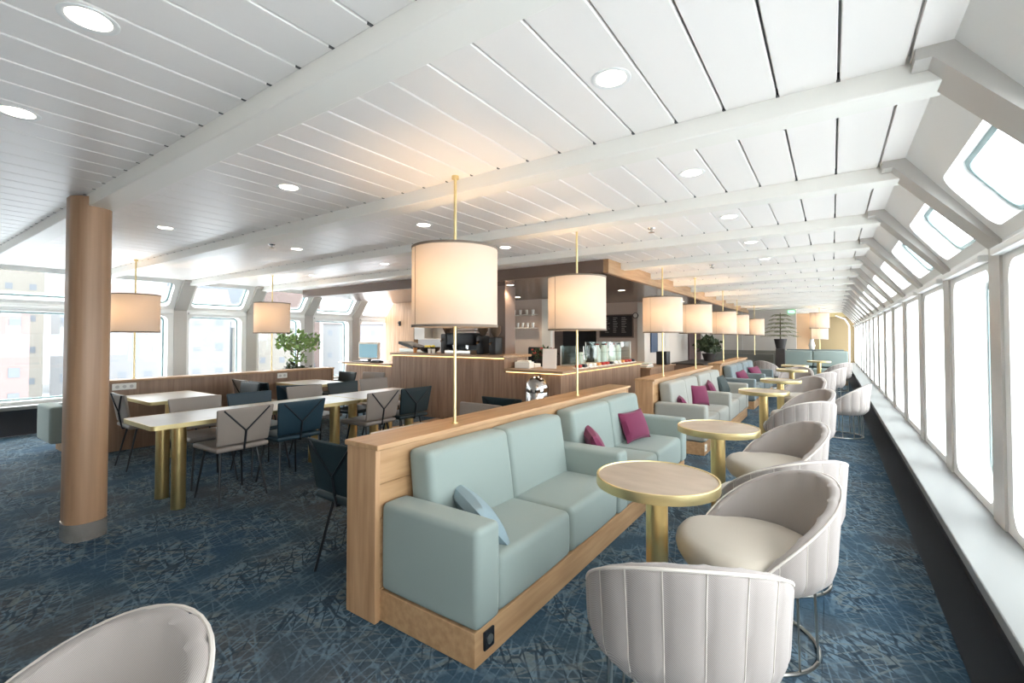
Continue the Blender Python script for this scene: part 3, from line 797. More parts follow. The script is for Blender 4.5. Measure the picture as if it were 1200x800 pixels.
pend = [(-1.91, 2.14, 'large pendant lamp on brass pole over the near end of the nearest partition'), (-1.91, 3.80, 'second pendant lamp on the far end of the nearest partition'),
        (-1.91, 6.40, 'third pendant lamp, over the near end of the pale grey sofas'), (-1.89, 8.16, 'fourth pendant lamp, over the far end of the pale grey sofas'),
        (-1.91, 10.70, 'fifth pendant lamp, low over the grey blue sofas'), (-1.91, 12.5, 'sixth pendant lamp beyond the grey blue sofas'),
        (-1.9, 15.5, 'seventh pendant lamp before the grey end wall'), (-7.37, 2.12, 'pendant lamp at the left windows right beside the oak column'),
        (-7.37, 3.89, 'pendant lamp at the left windows beside the small green tree')]
for i, (x, y, lb) in enumerate(pend):
    if i == 0: pd.location = (x, y, 0); pd['label'] = lb; pd['group'] = 'pendant lamps on brass poles'
    else: dup(pd, (x, y, 0), 0 if i != 9 else .3, lb, 'pendant lamps on brass poles')

for x, y, zc, zf, lb in ((-.31, 16.85, 1.92, 1.03, 'pendant lamp over the end banquette, the higher of two at the far end'), (-.36, 20.4, 1.56, .0, 'pendant lamp seen below another one at the far end')):
    o = pendant(zc, 1.9, zf); o.location = (x, y + (.4 if zf else 0), 0); o['label'] = lb; o['group'] = 'pendant lamps on brass poles'

# ================================================================== DOWNLIGHTS, SPRINKLERS
def downlight(m, z):
    t = thing('ceiling_light', '', 'light')
    obj('frame', LT([(.056, z), (.070, z-.004), (.076, z-.002), (.076, z), (.056, z)], 28, cap=False), WHITE, t, True)
    obj('diffuser', LT([(.056, z-.001), (.045, z-.002)], 24), m, t, True)
    return t
dA = downlight(DLE, ZC); dB = downlight(DLW, 2.27)
dl = [(-1.91, .42), (-2.97, .42), (-.69, 1.67), (-2.97, 1.67), (-5.0, 1.65), (-2.98, 2.92), (-4.98, 2.9), (-2.98, 4.17), (-5.0, 4.17), (-7.1, 2.9), (-6.9, 4.3)]
dl += [(-.69, 2.92+1.25*i) for i in range(11)]
def ord_(i): return ['first','second','third','fourth','fifth','sixth','seventh','eighth','ninth','tenth','eleventh','twelfth'][i]
for i, (x, y) in enumerate(dl):
    if x == -.69: lb = 'round ceiling downlight, %s from the camera in the row nearest the right windows' % ord_(0 if y < 2 else int(round((y-1.67)/1.25)))
    else:
        lb = 'round ceiling downlight %.1f metres left and %.1f metres ahead of the camera' % (-x, y)
        lb = {0: 'large round downlight nearest the top left of the picture', 1: 'round downlight at the left edge above the column', 3: 'round downlight high between the first two beams', 4: 'small round downlight right of the oak column', 5: 'round downlight left of the nearest pendant pole', 6: 'downlight beside a sprinkler above the left lamps', 7: 'downlight behind the nearest pendant shade', 8: 'downlight in the bay before the bar ceiling', 9: 'faint downlight above the left windows', 10: 'faint downlight near the left end of the bar ceiling'}[i]
    if i == 0: dA.location = (x, y, 0); dA['label'] = lb; dA['group'] = 'round downlights in the white ceiling'
    else: dup(dA, (x, y, 0), 0, lb, 'round downlights in the white ceiling')
bd = [(-7.6, 6.1), (-7.2, 6.9), (-6.2, 6.2), (-5.6, 7.0), (-5.6, 8.3), (-4.4, 6.3), (-3.9, 7.0), (-3.9, 8.3), (-3.1, 6.6), (-3.2, 8.2), (-3.1, 9.8), (-4.3, 9.6), (-3.0, 11.6), (-3.0, 13.4)]
for i, (x, y) in enumerate(bd):
    lb = 'downlight in the bronze bar ceiling, ' + ['over the till counter', 'over the till, farther', 'over the coffee counter', 'over the coffee machine', 'over the back wall shelves', 'beside the bronze pillar', 'over the serving counter', 'before the blackboard', 'over the corner of the counter', 'over the glass showcase', 'over the far end of the counter', 'near the blackboard', 'over the side passage', 'farthest along the passage'][i]
    if i == 0: dB.location = (x, y, 0); dB['label'] = lb; dB['group'] = 'warm downlights in the bar ceiling'
    else: dup(dB, (x, y, 0), 0, lb, 'warm downlights in the bar ceiling')
    s_ = light('downlight_spot', 'SPOT', (x, y, 2.255), 9, (1, .84, .64), .04); s_.data.spot_size = R_(120); s_.data.spot_blend = .6
t = thing('sprinkler', '', 'sprinkler')
obj('escutcheon', LT([(.035, ZC), (.03, ZC-.008), (.012, ZC-.012)], 16), CHROME, t, True)
obj('body', LT([(.01, ZC-.01), (.01, ZC-.035), (.028, ZC-.037), (.028, ZC-.04)], 12), CHROME, t, True)
for i, (x, y, lb) in enumerate([(-1.35, 4.2, 'sprinkler head in the ceiling beside the second pendant'), (-4.95, 2.6, 'sprinkler head beside the left downlight'), (-1.35, 6.8, 'sprinkler head above the pale grey sofas'), (-4.2, 4.6, 'sprinkler head before the bar ceiling')]):
    if i == 0: t.location = (x, y, 0); t['label'] = lb; t['group'] = 'ceiling sprinklers'
    else: dup(t, (x, y, 0), 0, lb, 'ceiling sprinklers')

# ================================================================== BAR
bar = thing('bar_counter', 'wood clad bar counter with stepped top and glowing strip under the edge', 'counter', (-3.2, 5.85, 0))
def bp(name, x0, x1, y0, y1, z0, z1, m, r=.004, par=None):
    return obj(name, bbox(x0+3.2, x1+3.2, y0-5.85, y1-5.85, z0, z1, r, 1), m, par or bar)
def clad(x0, x1, z1):            # upright boards facing the room
    n = max(1, round((x1-x0)/.2)); w_ = (x1-x0)/n
    for i in range(n):
        bp('cladding_board', x0+i*w_+.001, x0+(i+1)*w_-.001, 5.85, 5.87, .06, z1-.045 - .0, (WALNUT, WALN2)[i % 2], .002)
bp('carcass', -8.2, -6.78, 5.87, 6.5, 0, .86, WALN2); bp('carcass', -6.78, -4.2, 5.87, 6.5, 0, 1.07, WALN2); bp('carcass', -4.2, -3.22, 5.87, 6.5, 0, .87, WALN2)
bp('carcass', -3.85, -3.22, 6.5, 9.2, 0, .87, WALN2)
clad(-8.2, -6.78, .88); clad(-6.78, -4.2, 1.09); clad(-4.2, -3.2, .89)
for i in range(16):
    w_ = 3.33/16
    bp('cladding_board', -3.22, -3.20, 5.87+i*w_+.001, 5.87+(i+1)*w_-.001, .06, .845, (WALNUT, WALN2)[i % 2], .002)
bp('counter_top', -8.25, -6.79, 5.80, 6.6, .865, .9, BARTOP); bp('counter_top', -6.80, -4.17, 5.80, 6.6, 1.075, 1.115, BARTOP)
bp('counter_top', -4.17, -3.14, 5.80, 6.6, .875, .912, BARTOP); bp('counter_top', -3.9, -3.14, 6.6, 9.25, .875, .912, BARTOP)
bp('led_strip', -8.2, -6.8, 5.83, 5.845, .852, .863, LED, .001); bp('led_strip', -6.78, -4.2, 5.83, 5.845, 1.062, 1.073, LED, .001)
bp('led_strip', -4.15, -3.2, 5.83, 5.845, .862, .873, LED, .001); bp('led_strip', -3.195, -3.18, 5.85, 9.2, .862, .873, LED, .001)
# side counter beyond
t = thing('side_counter', 'lower wooden side counter beyond the end of the bar', 'counter', (-3.4, 9.9, 0))
obj('carcass', bbox(-.3, .35, -.55, 1.2, 0, .74, .005), WALNUT, t); obj('counter_top', bbox(-.33, .38, -.58, 1.23, .74, .775, .005), BARTOP, t)
for i in range(3):
    o = obj('book', bbox(-.12, .12, -.16, .16, 0, .028, .003), (BOOKG, PAPER, BOOKG)[i]); o.location = (-3.25, 9.62, .775+i*.0285); o.rotation_euler = (0, 0, .1*i-.1)
    tag(o, ['pale book at the bottom of the stack on the side counter', 'white book in the middle of the stack on the side counter', 'pale book on top of the stack on the side counter'][i], 'book', 'books on the side counter')
t = thing('speaker_box', 'black box shaped speaker on the side counter', 'speaker', (-3.2, 10.75, .775))
obj('cabinet', bbox(-.12, .12, -.14, .14, 0, .3, .01), BLACK, t); obj('grille', bbox(-.1, .1, -.146, -.139, .02, .28, .003), BLACKM, t)

# till
t = thing('till_screen', 'white till monitor with a pale blue screen on the low counter', 'monitor', (-7.72, 6.05, .9), R_(8))
obj('housing', bbox(-.27, .27, -.02, .04, .06, .40, .015), PAPER, t); obj('display', B(-.24, .24, -.0245, -.02, .09, .36), SCREEN, t)
obj('stand', bbox(-.1, .1, -.08, .12, 0, .02, .004), BLACKM, t); obj('neck', bbox(-.03, .03, 0, .04, .02, .1, .004), BLACKM, t)
t = thing('card_reader', 'small dark card reader under the till monitor', 'reader', (-7.35, 5.95, .9), R_(12))
obj('body', bbox(-.12, .12, -.06, .06, 0, .04, .01), BLACK, t); obj('keypad', bbox(-.08, .08, -.04, .04, .04, .048, .003), BLACKM, t)
t = thing('tray', 'flat dark tray left of the till monitor', 'tray', (-8.0, 6.05, .9))
obj('plate', bbox(-.14, .14, -.1, .1, 0, .015, .004), BLACK, t)
t = thing('dispenser_stand', 'small white dispenser stand at the left end of the counter', 'stand', (-8.05, 6.35, .9))  # chrome dispenser stand, gives no light
obj('stem', T([(0, 0, 0), (0, 0, .28)], .012, 8), CHROME, t, True); obj('head', LT([(.05, .26), (.06, .3), (.02, .33)], 16), CHROME, t, True)
# grill hood / press
t = thing('hot_press', 'black slanting press on the high bar counter', 'appliance', (-6.6, 6.2, 1.115), R_(-6))
obj('base', bbox(-.22, .22, -.16, .16, 0, .07, .01), STEEL, t)
bm = bbox(-.27, .24, -.16, .16, .10, .155, .012)
bmesh.ops.rotate(bm, verts=bm.verts, cent=(0, 0, .1), matrix=Matrix.Rotation(R_(12), 3, 'Y')); obj('lid', bm, BLACK, t)
obj('handle', T([(.2, -.15, .12), (.32, -.15, .1), (.32, .15, .1), (.2, .15, .12)], .01, 6), BLACK, t, True)
# espresso machine
t = thing('espresso_machine', 'dark espresso machine in the middle of the high counter', 'appliance', (-5.35, 6.25, 1.115))
obj('body', bbox(-.32, .32, -.14, .2, .14, .36, .03, 3), BLACKM, t, True); obj('base', bbox(-.3, .3, -.2, .2, 0, .06, .01), STEEL, t)
obj('back_panel', bbox(-.3, .3, .05, .2, .05, .15, .01), BLACKM, t)
for s in (-.15, .15):
    obj('group_head', LT([(.035, .08), (.035, .15)], 14, s, -.1), CHROME, t, True); obj('porta_filter', T([(s, -.1, .085), (s, -.26, .08)], .012, 6), BLACK, t, True)
obj('cup_rail', T([(-.3, -.12, .4), (.3, -.12, .4), (.3, .18, .4), (-.3, .18, .4)], .006, 5, True), CHROME, t, True)
def grinder(x, y, lb, h=.5):
    t = thing('coffee_grinder', lb, 'appliance', (x, y, 1.115), 0, 'coffee grinders on the bar')
    obj('body', bbox(-.07, .07, -.1, .1, 0, h*.62, .02, 2), BLACK, t, True)
    obj('hopper', LT([(.035, h*.62), (.085, h*.8), (.085, h), (.08, h+.01)], 18), BARK, t, True)
    obj('spout', T([(0, -.1, h*.45), (0, -.16, h*.38)], .02, 8), CHROME, t, True)
grinder(-4.83, 6.12, 'black coffee grinder left of two at the right end of the high counter')
grinder(-4.55, 6.1, 'black coffee grinder right of two at the right end of the high counter', .46)
grinder(-5.72, 6.2, 'tall black coffee grinder just left of the espresso machine', .56)
t = thing('fruit_basket', 'black wire basket holding yellow fruit on the high counter', 'basket', (-6.05, 6.1, 1.115))
obj('tray', LT([(.1, 0), (.17, .05), (.19, .10), (.18, .105), (.15, .05), (.09, .01)], 20), BLACK, t, True)
for i in range(5):
    bm = bmesh.new(); bmesh.ops.create_uvsphere(bm, u_segments=12, v_segments=8, radius=.036)
    o = obj('lemon', bm, mat('lemon_skin', srgb(220, 196, 60), .5) if i == 0 else D.materials['lemon_skin'], None, True)
    o.location = (-6.05+.07*math.cos(i*1.26), 6.1+.07*math.sin(i*1.26), 1.115+.105)
    tag(o, 'yellow lemon lying in the black basket on the bar', 'lemon', 'lemons in the basket')
def cup(x, y, z, lb, g, m=CERAM, r=.035, h=.08):
    t = obj('cup', LT([(r*.7, 0), (r, h), (r*.92, h), (r*.6, .008)], 16), m, None, True); t.location = (x, y, z); tag(t, lb, 'cup', g); return t
for i in range(2): cup(-5.88+.09*i, 5.92, 1.115, ('left', 'right')[i] + ' white cup before the black basket on the high counter', 'cups on the high counter')
cup(-6.28, 5.95, 1.115, 'orange brown paper cup beside the black press', 'cups on the high counter', FRUIT, .04, .09)
# shelves on the back walls with cups
def shelf(x0, x1, y, z, lb, n, gl, m=OAK, top=CERAM):
    t = obj('wall_shelf', bbox(x0, x1, y-.2, y, z-.02, z, .003), m); tag(t, lb, 'shelf', 'shelves behind the bar')
    for i in range(n):
        cup(x0+.08+(x1-x0-.16)*i/max(1, n-1), y-.1, z, 'cup or glass number in the row on the ' + gl, 'cups on the ' + gl, top, .035, .11)['label'] = 'one of the alike cups in the row on the ' + gl
shelf(-6.35, -5.5, 9.0, 1.62, 'lower shelf of cups on the blush wall behind the bar', 6, 'lower blush wall shelf', PANELW, STEEL)
shelf(-6.35, -5.5, 9.0, 1.92, 'upper shelf of cups on the blush wall behind the bar', 5, 'upper blush wall shelf', PANELW, CERAM)
shelf(-7.35, -6.45, 9.0, 1.50, 'pale shelf left of the cup shelves behind the bar', 3, 'left bar shelf', PINKW, CERAM)
t = thing('wall_cabinet', 'open white wall cabinet left of the coffee counter', 'cabinet', (-7.6, 7.6, 1.35))
obj('back', bbox(-.45, .65, .28, .3, 0, .75, .003), PANELW, t); obj('side', bbox(-.45, -.12, -.0, .28, 0, .75, .003), PANELW, t); obj('side', bbox(.63, .65, 0, .28, 0, .75, .003), BRONZ2, t)
for z in (0, .3, .73): obj('shelf', bbox(-.12, .63, 0, .28, z, z+.02, .003), PANELW, t)
for i in range(5):
    o = cup(-7.6-.02+i*.1, 7.72, 1.67, '', '', (STEEL, CERAM, BLACKM, CERAM, STEEL)[i], .035, .14); o['label'] = 'one of the alike jars on the upper white cabinet shelf'; o['group'] = 'jars in the white cabinet'; o['category'] = 'jar'; o.name = 'jar'
# herb plant in the cabinet etc. (leaf clouds)
def leaves(parent, name, m, n, cfun, size, seed, up=.3):
    rnd = random.Random(seed); bm = bmesh.new()
    for i in range(n):
        c = Vector(cfun(rnd)); d = Vector((rnd.uniform(-1, 1), rnd.uniform(-1, 1), rnd.uniform(-1, 1)+up)).normalized()
        s = d.cross(Vector((rnd.uniform(-1, 1), rnd.uniform(-1, 1), rnd.uniform(-1, 1)))).normalized(); L = size*rnd.uniform(.6, 1.3); nn = d.cross(s)
        p = [c, c + d*L*.45 + s*L*.28 + nn*L*.06, c + d*L, c + d*L*.45 - s*L*.28 + nn*L*.06]
        v = [bm.verts.new(q) for q in p]; bm.faces.new([v[0], v[1], v[2]]); bm.faces.new([v[0], v[2], v[3]])
    o = obj(name, bm, m, parent); o['kind'] = 'stuff'; return o
def blob(rx, ry, rz_, cz):
    def f(r):
        while True:
            a, b, c = (r.uniform(-1, 1) for _ in range(3))
            if a*a+b*b+c*c < 1: return (a*rx, b*ry, cz+c*rz_)
    return f
t = thing('potted_herb', 'small green herb in a white pot on the white cabinet shelf', 'plant', (-7.05, 7.72, 1.67))
obj('pot', LT([(.045, 0), (.06, .09)], 16), POTW, t, True); leaves(t, 'foliage', GREEN, 120, blob(.1, .1, .12, .2), .07, 3)
# sign card, flowers, showcase, food
t = thing('menu_card', 'white upright menu card on the bar counter', 'sign', (-3.62, 6.25, .912), R_(20))
bm = bbox(-.11, .11, -.01, .01, 0, .31, .003); bmesh.ops.rotate(bm, verts=bm.verts, cent=(0, 0, 0), matrix=Matrix.Rotation(R_(-8), 3, 'X')); obj('card', bm, PAPER, t)
t = thing('flower_arrangement', 'low arrangement of red berries and dark leaves on the bar', 'plant', (-4.1, 6.9, .912))
obj('bowl', LT([(.08, 0), (.15, .08), (.15, .1), (.08, .05)], 20), POT, t, True)
leaves(t, 'foliage', GREEND, 160, blob(.24, .14, .10, .2), .08, 5)
rb = bmesh.new(); rnd = random.Random(4)
for i in range(40):
    p = (rnd.uniform(-.22, .22), rnd.uniform(-.12, .12), rnd.uniform(.16, .3)); bmesh.ops.create_icosphere(rb, subdivisions=1, radius=.017, matrix=Matrix.Translation(p))
o = obj('berries', rb, RED, t, True); o['kind'] = 'stuff'
t = thing('napkin_box', 'white napkin box beside the red flower arrangement', 'box', (-4.02, 6.15, .912), R_(10))
obj('body', bbox(-.13, .13, -.09, .09, 0, .1, .008), CERAM, t); obj('napkins', bbox(-.1, .1, -.06, .06, .1, .12, .004), PAPER, t)
t = thing('napkin_box', 'low white tray of cups at the left end of the right counter', 'tray', (-4.05, 6.42, .912), R_(0))
obj('body', bbox(-.1, .12, -.09, .09, 0, .06, .008), CERAM, t)
t = thing('armchair_back', 'dark rounded chair back behind the right counter', 'chair', (-4.5, 7.3, 0))
obj('backrest', soft(.18, .03, .24, .03, .0, cz=.98), BLACKM, t, True); obj('post', T([(0, 0, .03), (0, 0, .78)], .03, 8), BLACKM, t, True); obj('base', LT([(.2, 0), (.18, .03)], 20), BLACKM, t, True)
def showcase(x, y, lx, ly, h, lb, n, kind):
    t = thing('glass_showcase', lb, 'showcase', (x, y, .912), 0, 'glass showcases on the bar')
    obj('base', bbox(-lx/2, lx/2, -ly/2, ly/2, 0, .025, .004), STEEL, t)
    for x0, x1, y0, y1, z0, z1 in ((-lx/2, -lx/2+.005, -ly/2, ly/2, .025, h), (lx/2-.005, lx/2, -ly/2, ly/2, .025, h), (-lx/2, lx/2, -ly/2, -ly/2+.005, .025, h), (-lx/2, lx/2, -ly/2, ly/2, h, h+.005)):
        obj('glass_pane', B(x0, x1, y0, y1, z0, z1), GLASS2, t)
    obj('shelf', B(-lx/2+.01, lx/2-.01, -ly/2+.01, ly/2-.01, h*.55, h*.55+.005), GLASS2, t)
    for sx in (-1, 1):
        for sy in (-1, 1): obj('corner_post', bbox(sx*lx/2-.006, sx*lx/2+.006, sy*ly/2-.006, sy*ly/2+.006, 0, h, .001, 1), STEEL, t)
    return t
showcase(-3.55, 7.15, .42, .55, .34, 'glass showcase of jugs nearest the menu card', 3, 0)
showcase(-3.5, 8.3, .42, 1.15, .40, 'long glass showcase at the far end of the bar', 5, 0)
for i, (x, y) in enumerate([(-3.6, 7.0), (-3.55, 7.2), (-3.6, 7.35)]):
    t = thing('jug', ['near', 'middle', 'far'][i] + ' glass jug in the showcase beside the menu card', 'jug', (x, y, .937), 0, 'jugs in the near showcase')
    obj('body', LT([(.05, 0), (.06, .06), (.045, .16), (.05, .2)], 18), (GLASS2, CERAM, STEEL)[i], t, True); obj('handle', T([(.045, 0, .17), (.09, 0, .14), (.085, 0, .07), (.055, 0, .05)], .007, 6), STEEL, t, True)
for i in range(6):
    t = thing('bottle', 'white carton bottle, %s from the near end of the long showcase' % ord_(i), 'bottle', (-3.52+.04*(i % 2), 7.82+.18*i, .937), 0, 'white bottles in the long showcase')
    obj('body', LT([(.055, 0), (.055, .24), (.03, .29), (.03, .32)], 16), CERAM, t, True); obj('cap', LT([(.033, .32), (.033, .345)], 12), (RED, BLACKM)[i % 2], t, True)
for i in range(14):
    m = (RED, FRUIT, CERAM, BLACKM)[(i*7+i//3) % 4]; y = 6.5 + .18*i
    t = thing('snack_tray', 'small tray of snacks, number %d along the front of the bar counter' % (i+1), 'tray', (-3.24, y, .912), 0, 'snack trays along the counter edge')
    t['label'] = 'small %s snack tray along the front of the bar, %s from its corner' % (('red', 'orange', 'white', 'dark')[(i*7+i//3) % 4], (list(map(ord_, range(12))) + ['thirteenth', 'fourteenth'])[i])
    obj('dish', bbox(-.06, .06, -.07, .07, 0, .015, .003), CERAM, t); obj('snack', soft(.045, .05, .025, .02, 0, n=2, seg=2, cz=.038), m, t, True)
# blackboard
t = thing('blackboard', 'framed blackboard menu with chalk columns behind the bar', 'board', (-4.45, 11.0, 1.72))
obj('board', bbox(-.42, .42, 0, .045, -.3, .22, .004), CHALK, t)
obj('frame', bbox(-.45, .45, .012, .05, -.33, .25, .004), BRONZ2, t)
ck = bmesh.new(); rnd = random.Random(9)
for cx_ in (-.22, 0, .22):
    for r_ in range(9):
        box(ck, cx_-.07, cx_-.07+rnd.uniform(.07, .14), -.002, 0, .16-r_*.045, .172-r_*.045)
o = obj('chalk_lines', ck, CHALKW, t); o['kind'] = 'stuff'
t = thing('dark_opening', 'black box standing in for the dark passage opening behind the pendant pole', 'cabinet', (-5.3, 11.75, 0))  # black box paints the darkness of the open passage
obj('cabinet', bbox(-.9, .15, -.3, .1, 0, 2.1, .01), BLACK, t); obj('pale_bar', bbox(-.6, 0, -.31, -.3, 1.7, 1.74, .002), PANELW, t)
t = thing('round_clock', 'small dark round clock on the blush panel', 'clock', (-3.93, 10.98, 1.93))
bm = LT([(.07, 0), (.07, .02)], 20); bmesh.ops.rotate(bm, verts=bm.verts, cent=(0, 0, 0), matrix=Matrix.Rotation(PI/2, 3, 'X')); obj('case', bm, BLACKM, t, True)
bm = LT([(.055, .02), (.05, .024)], 20); bmesh.ops.rotate(bm, verts=bm.verts, cent=(0, 0, 0), matrix=Matrix.Rotation(PI/2, 3, 'X')); obj('face', bm, GREYW, t, True)
o = obj('framed_picture', bbox(-.01, .02, -.4, .4, -.28, .28, .004), mat('navy_print', srgb(58, 76, 104), .5)); o.location = (-3.73, 11.9, 1.3); tag(o, 'dark blue picture on the side wall below the third pendant', 'picture')
# chrome bin
t = thing('waste_bin', 'chrome dome lidded bin standing before the bar', 'bin', (-3.45, 5.6, 0))
obj('body', LT([(.16, 0), (.165, .02), (.165, .62), (.16, .63)], 32), CHROME, t, True)
obj('lid', LT([(.168, .63), (.168, .68), (.15, .76), (.1, .82), (.03, .85)], 32), CHROME, t, True)
obj('handle', T([(-.07, 0, .80), (-.05, 0, .88), (.05, 0, .88), (.07, 0, .80)], .008, 6), BLACK, t, True)
# high stool table at the left end
t = thing('high_table', 'slim round high table at the left end of the bar', 'table', (-8.75, 6.3, 0))
obj('table_top', LT([(.2, .84), (.205, .86)], 24), RIBG, t, True); obj('post', T([(0, 0, 0), (0, 0, .84)], .025, 8), STEEL, t, True); obj('base', LT([(.18, 0), (.17, .012)], 24), STEEL, t, True)
# hooks on the wood bulkhead
t = thing('wall_hook', 'small black fixture on the wooden bulkhead beside the windows', 'fixture', (-9.05, 8.05, 1.75))
obj('plate', bbox(-.03, .03, -.03, 0, -.06, .06, .004), BLACK, t); obj('knob', T([(0, -.03, 0), (0, -.07, .02)], .012, 6), BLACK, t, True)

# ================================================================== PLANTS
t = thing('potted_tree', 'slim green potted tree beyond the left partition near the windows', 'plant', (-8.45, 4.95, 0))
obj('pot', LT([(.14, 0), (.19, .4), (.18, .4), (.16, .36)], 24), POTW, t, True)
obj('trunk', T([(0, 0, .35), (.01, 0, .9), (0, .01, 1.2)], [.016, .013, .01], 8), BARK, t, True)
for i in range(7):
    a = i*2.4; obj('branch', T([(0, 0, .95+.05*i), (.2*math.cos(a), .2*math.sin(a), 1.12+.05*i), (.33*math.cos(a), .33*math.sin(a), 1.16+.05*i)], [.008, .006, .003], 5), BARK, t, True)
leaves(t, 'foliage', GREEN, 330, blob(.42, .42, .2, 1.3), .11, 11); leaves(t, 'undergrowth', GREEN, 60, blob(.18, .18, .1, .98), .08, 12)
leaves(t, 'pot_plants', GREEND, 90, blob(.25, .25, .07, .8), .1, 15)
t = thing('potted_palm', 'tiered palm in a dark pot on a pedestal before the end wall', 'plant', (-1.3, 16.4, 0))
obj('pedestal', bbox(-.12, .12, -.12, .12, 0, 1.05, .01), POT, t); obj('pot', LT([(.12, 1.05), (.18, 1.35), (.16, 1.35)], 20), POT, t, True)
obj('stem', T([(0, 0, 1.3), (0, 0, 2.15)], [.02, .01], 6), BARK, t, True)
for i in range(6):
    z = 1.42+.125*i; n = 9 if i < 4 else 6; L = .5-.055*i
    for k in range(n):
        a = k*2*PI/n + i*.4; pts = [(q*L*math.cos(a), q*L*math.sin(a), z + .06*math.sin(q*PI)) for q in (0, .35, .7, 1)]
        bm = bmesh.new(); tube(bm, pts, .003, 4)
        for q in range(1, 9):
            r0 = q/8*L; c = Vector((r0*math.cos(a), r0*math.sin(a), z + .06*math.sin(q/8*PI))); s = Vector((-math.sin(a), math.cos(a), 0)); d = Vector((math.cos(a), math.sin(a), 0))
            for sg in (-1, 1):
                v = [bm.verts.new(p) for p in (c, c+s*sg*.05+d*.03, c+s*sg*.1+d*.05-Vector((0, 0, .02)), c+s*sg*.045)]; bm.faces.new(v)
        obj('frond', bm, GREENP, t)
t = thing('bushy_plant', 'dark bushy plant on a low sideboard behind the grey blue sofas', 'plant', (-3.0, 14.6, .7))
obj('pot', LT([(.13, 0), (.2, .22), (.18, .22)], 20), POT, t, True); leaves(t, 'foliage', GREEND, 320, blob(.34, .34, .24, .46), .15, 21)
t = thing('sideboard', 'low brown sideboard along the side wall under the bushy plant', 'cabinet', (-3.2, 14.2, 0))
obj('carcass', bbox(-.4, .4, -1.3, 1.3, .05, .67, .01), BRONZ2, t); obj('top', bbox(-.42, .42, -1.32, 1.32, .67, .7, .005), POT, t)
for i in range(3): obj('door', bbox(.4, .415, -1.27+i*.85, -.44+i*.85, .08, .64, .004), BRONZ2, t)
# end banquette
t = thing('banquette', 'pale blue high backed banquette at the far end of the lounge', 'sofa', (-.7, 17.0, 0))
for i, (x0, x1) in enumerate(((-.75, .2), (.2, 1.1))):
    obj('backrest', soft((x1-x0)/2-.006, .1, .24, .04, .006, cx=(x0+x1)/2, cy=.2, cz=.74), AQUA, t, True)
    obj('seat_cushion', soft((x1-x0)/2-.006, .28, .16, .04, .01, cx=(x0+x1)/2, cy=-.15, cz=.29), AQUA, t, True)
obj('plinth', bbox(-.73, 1.08, -.4, .28, 0, .13, .005), OAK, t)
obj('back_ledge', bbox(-.5, 1.0, .32, .5, 0, 1.02, .008), BLUEG, t)
t = thing('bench_seat', 'grey bench running along the grey end wall', 'bench', (-3.0, 17.5, 0))
obj('seat', soft(1.4, .25, .2, .03, .0, cz=.22), BENCHG, t, True); obj('backrest', soft(1.4, .06, .22, .03, .0, cy=.3, cz=.62), BENCHG, t, True)
o = obj('exit_sign', bbox(-.09, .09, 0, .03, -.035, .035, .004), EXITG); o.location = (-1.1, 17.96, 2.25); tag(o, 'small green lit sign high on the end wall', 'sign')
o = obj('vase', LT([(.06, 0), (.09, .12), (.05, .26), (.06, .32)], 20), CERAM, None, True); o.location = (-.52, 17.42, 1.02); tag(o, 'white vase on the ledge behind the end banquette', 'vase')

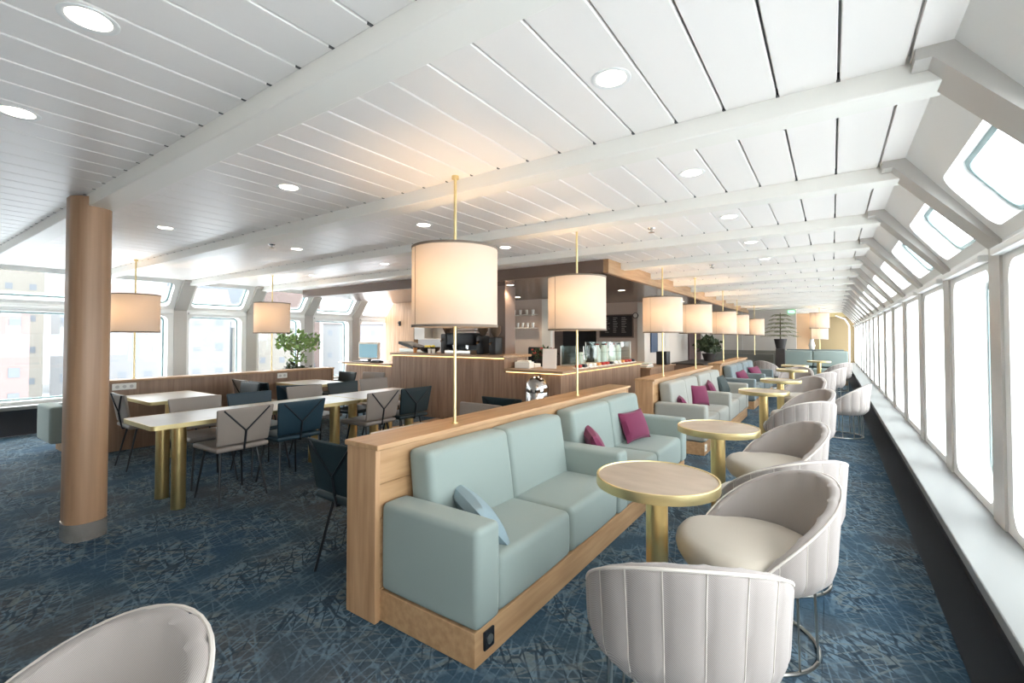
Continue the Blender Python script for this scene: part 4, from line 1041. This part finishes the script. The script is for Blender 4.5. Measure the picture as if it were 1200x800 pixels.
# ================================================================== OUTSIDE (left shore)
g = struct('ground_outside', B(-400, 300, -250, 350, -9.2, -9), mat('quay', srgb(214, 216, 220), .7))
def bmat(n, c): return mat(n, srgb(*c), .8)
BM = [bmat('rose_render', (98, 84, 82)), bmat('pale_render', (92, 92, 93)), bmat('cream_render', (100, 96, 90)), bmat('grey_render', (88, 92, 97)), bmat('brick_render', (96, 82, 78))]
RM = [bmat('slate_roof', (80, 82, 87)), bmat('red_roof', (92, 78, 74))]
WM = mat('far_window', srgb(74, 78, 84), .4)
def building(x, y, w_, d_, h, i, lb, z=-9, rows=4, ncol=7, pitched=True):
    t = thing('building', lb, 'building', (x, y, z), (math.atan2(-y, -x) if y > 20 else 0), 'buildings on the far shore')
    obj('walls', B(-d_/2, d_/2, -w_/2, w_/2, 0, h), BM[i % 5], t)
    bm = bmesh.new()
    if pitched:
        P = [(-d_/2-.3, h), (d_/2+.3, h), (0, h+d_*.3)]
        A = [bm.verts.new((px_, -w_/2-.3, pz_)) for px_, pz_ in P]; C = [bm.verts.new((px_, w_/2+.3, pz_)) for px_, pz_ in P]
        bm.faces.new(A); bm.faces.new(C[::-1])
        for k in range(3): bm.faces.new([A[k], A[(k+1) % 3], C[(k+1) % 3], C[k]])
    else: box(bm, -d_/2-.2, d_/2+.2, -w_/2-.2, w_/2+.2, h, h+.4)
    obj('roof', bm, RM[i % 2], t)
    me = D.meshes.new('window'); b = B(d_/2-.02, d_/2+.05, -.42, .42, -.5, .5); b.to_mesh(me); b.free(); me.materials.append(WM)
    for r_ in range(rows):
        for c_ in range(ncol):
            o = obj('window', me, None, t); o.location = (0, -w_/2 + w_*(c_+.5)/ncol, h*(r_+.6)/rows)
bl = [(-75, -2, 26, 12, 13, 0, 'long rose building with window rows left of the column', 5, 12, False),
      (-78, 24, 18, 12, 14, 1, 'pale pitched building behind the first left lamp', 4, 7, True),
      (-100, 40, 12, 12, 22, 3, 'grey tall building on the slope', 5, 4, True),
      (-85, 45, 12, 10, 12, 2, 'cream house between the left lamps', 3, 4, True),
      (-110, 62, 14, 10, 24, 4, 'brick house high on the slope', 4, 5, True),
      (-80, 62, 16, 10, 13, 1, 'pale house right of the second left lamp', 3, 6, True),
      (-70, 80, 20, 12, 18, 3, 'grey block with a window grid left of the bar', 5, 7, False),
      (-115, 8, 22, 12, 26, 2, 'cream block on the slope left of the column', 5, 8, True),
      (-95, 95, 18, 12, 20, 0, 'rose block farthest right on the shore', 5, 6, True)]
for x, y, w_, d_, h, i, lb, r_, c_, p in bl: building(x, y, w_, d_, h, i, lb, -9, r_, c_, p)
# wooded hillside
bm = bmesh.new(); rnd = random.Random(2); NX, NY = 14, 26; V = {}
for i in range(NX):
    for j in range(NY):
        x = -118 - i*14; y = -160 + j*18; V[i, j] = bm.verts.new((x, y, -10 + (i**1.15)*4.2 + rnd.uniform(-2, 2) + 4*math.sin(j*.7)))
for i in range(NX-1):
    for j in range(NY-1): bm.faces.new([V[i, j], V[i+1, j], V[i+1, j+1], V[i, j+1]])
h_ = struct('hillside', bm, mat('winter_hillside', srgb(100, 102, 102), .9, vary=(srgb(140, 142, 146), .05, (1, 1, 1))), True)
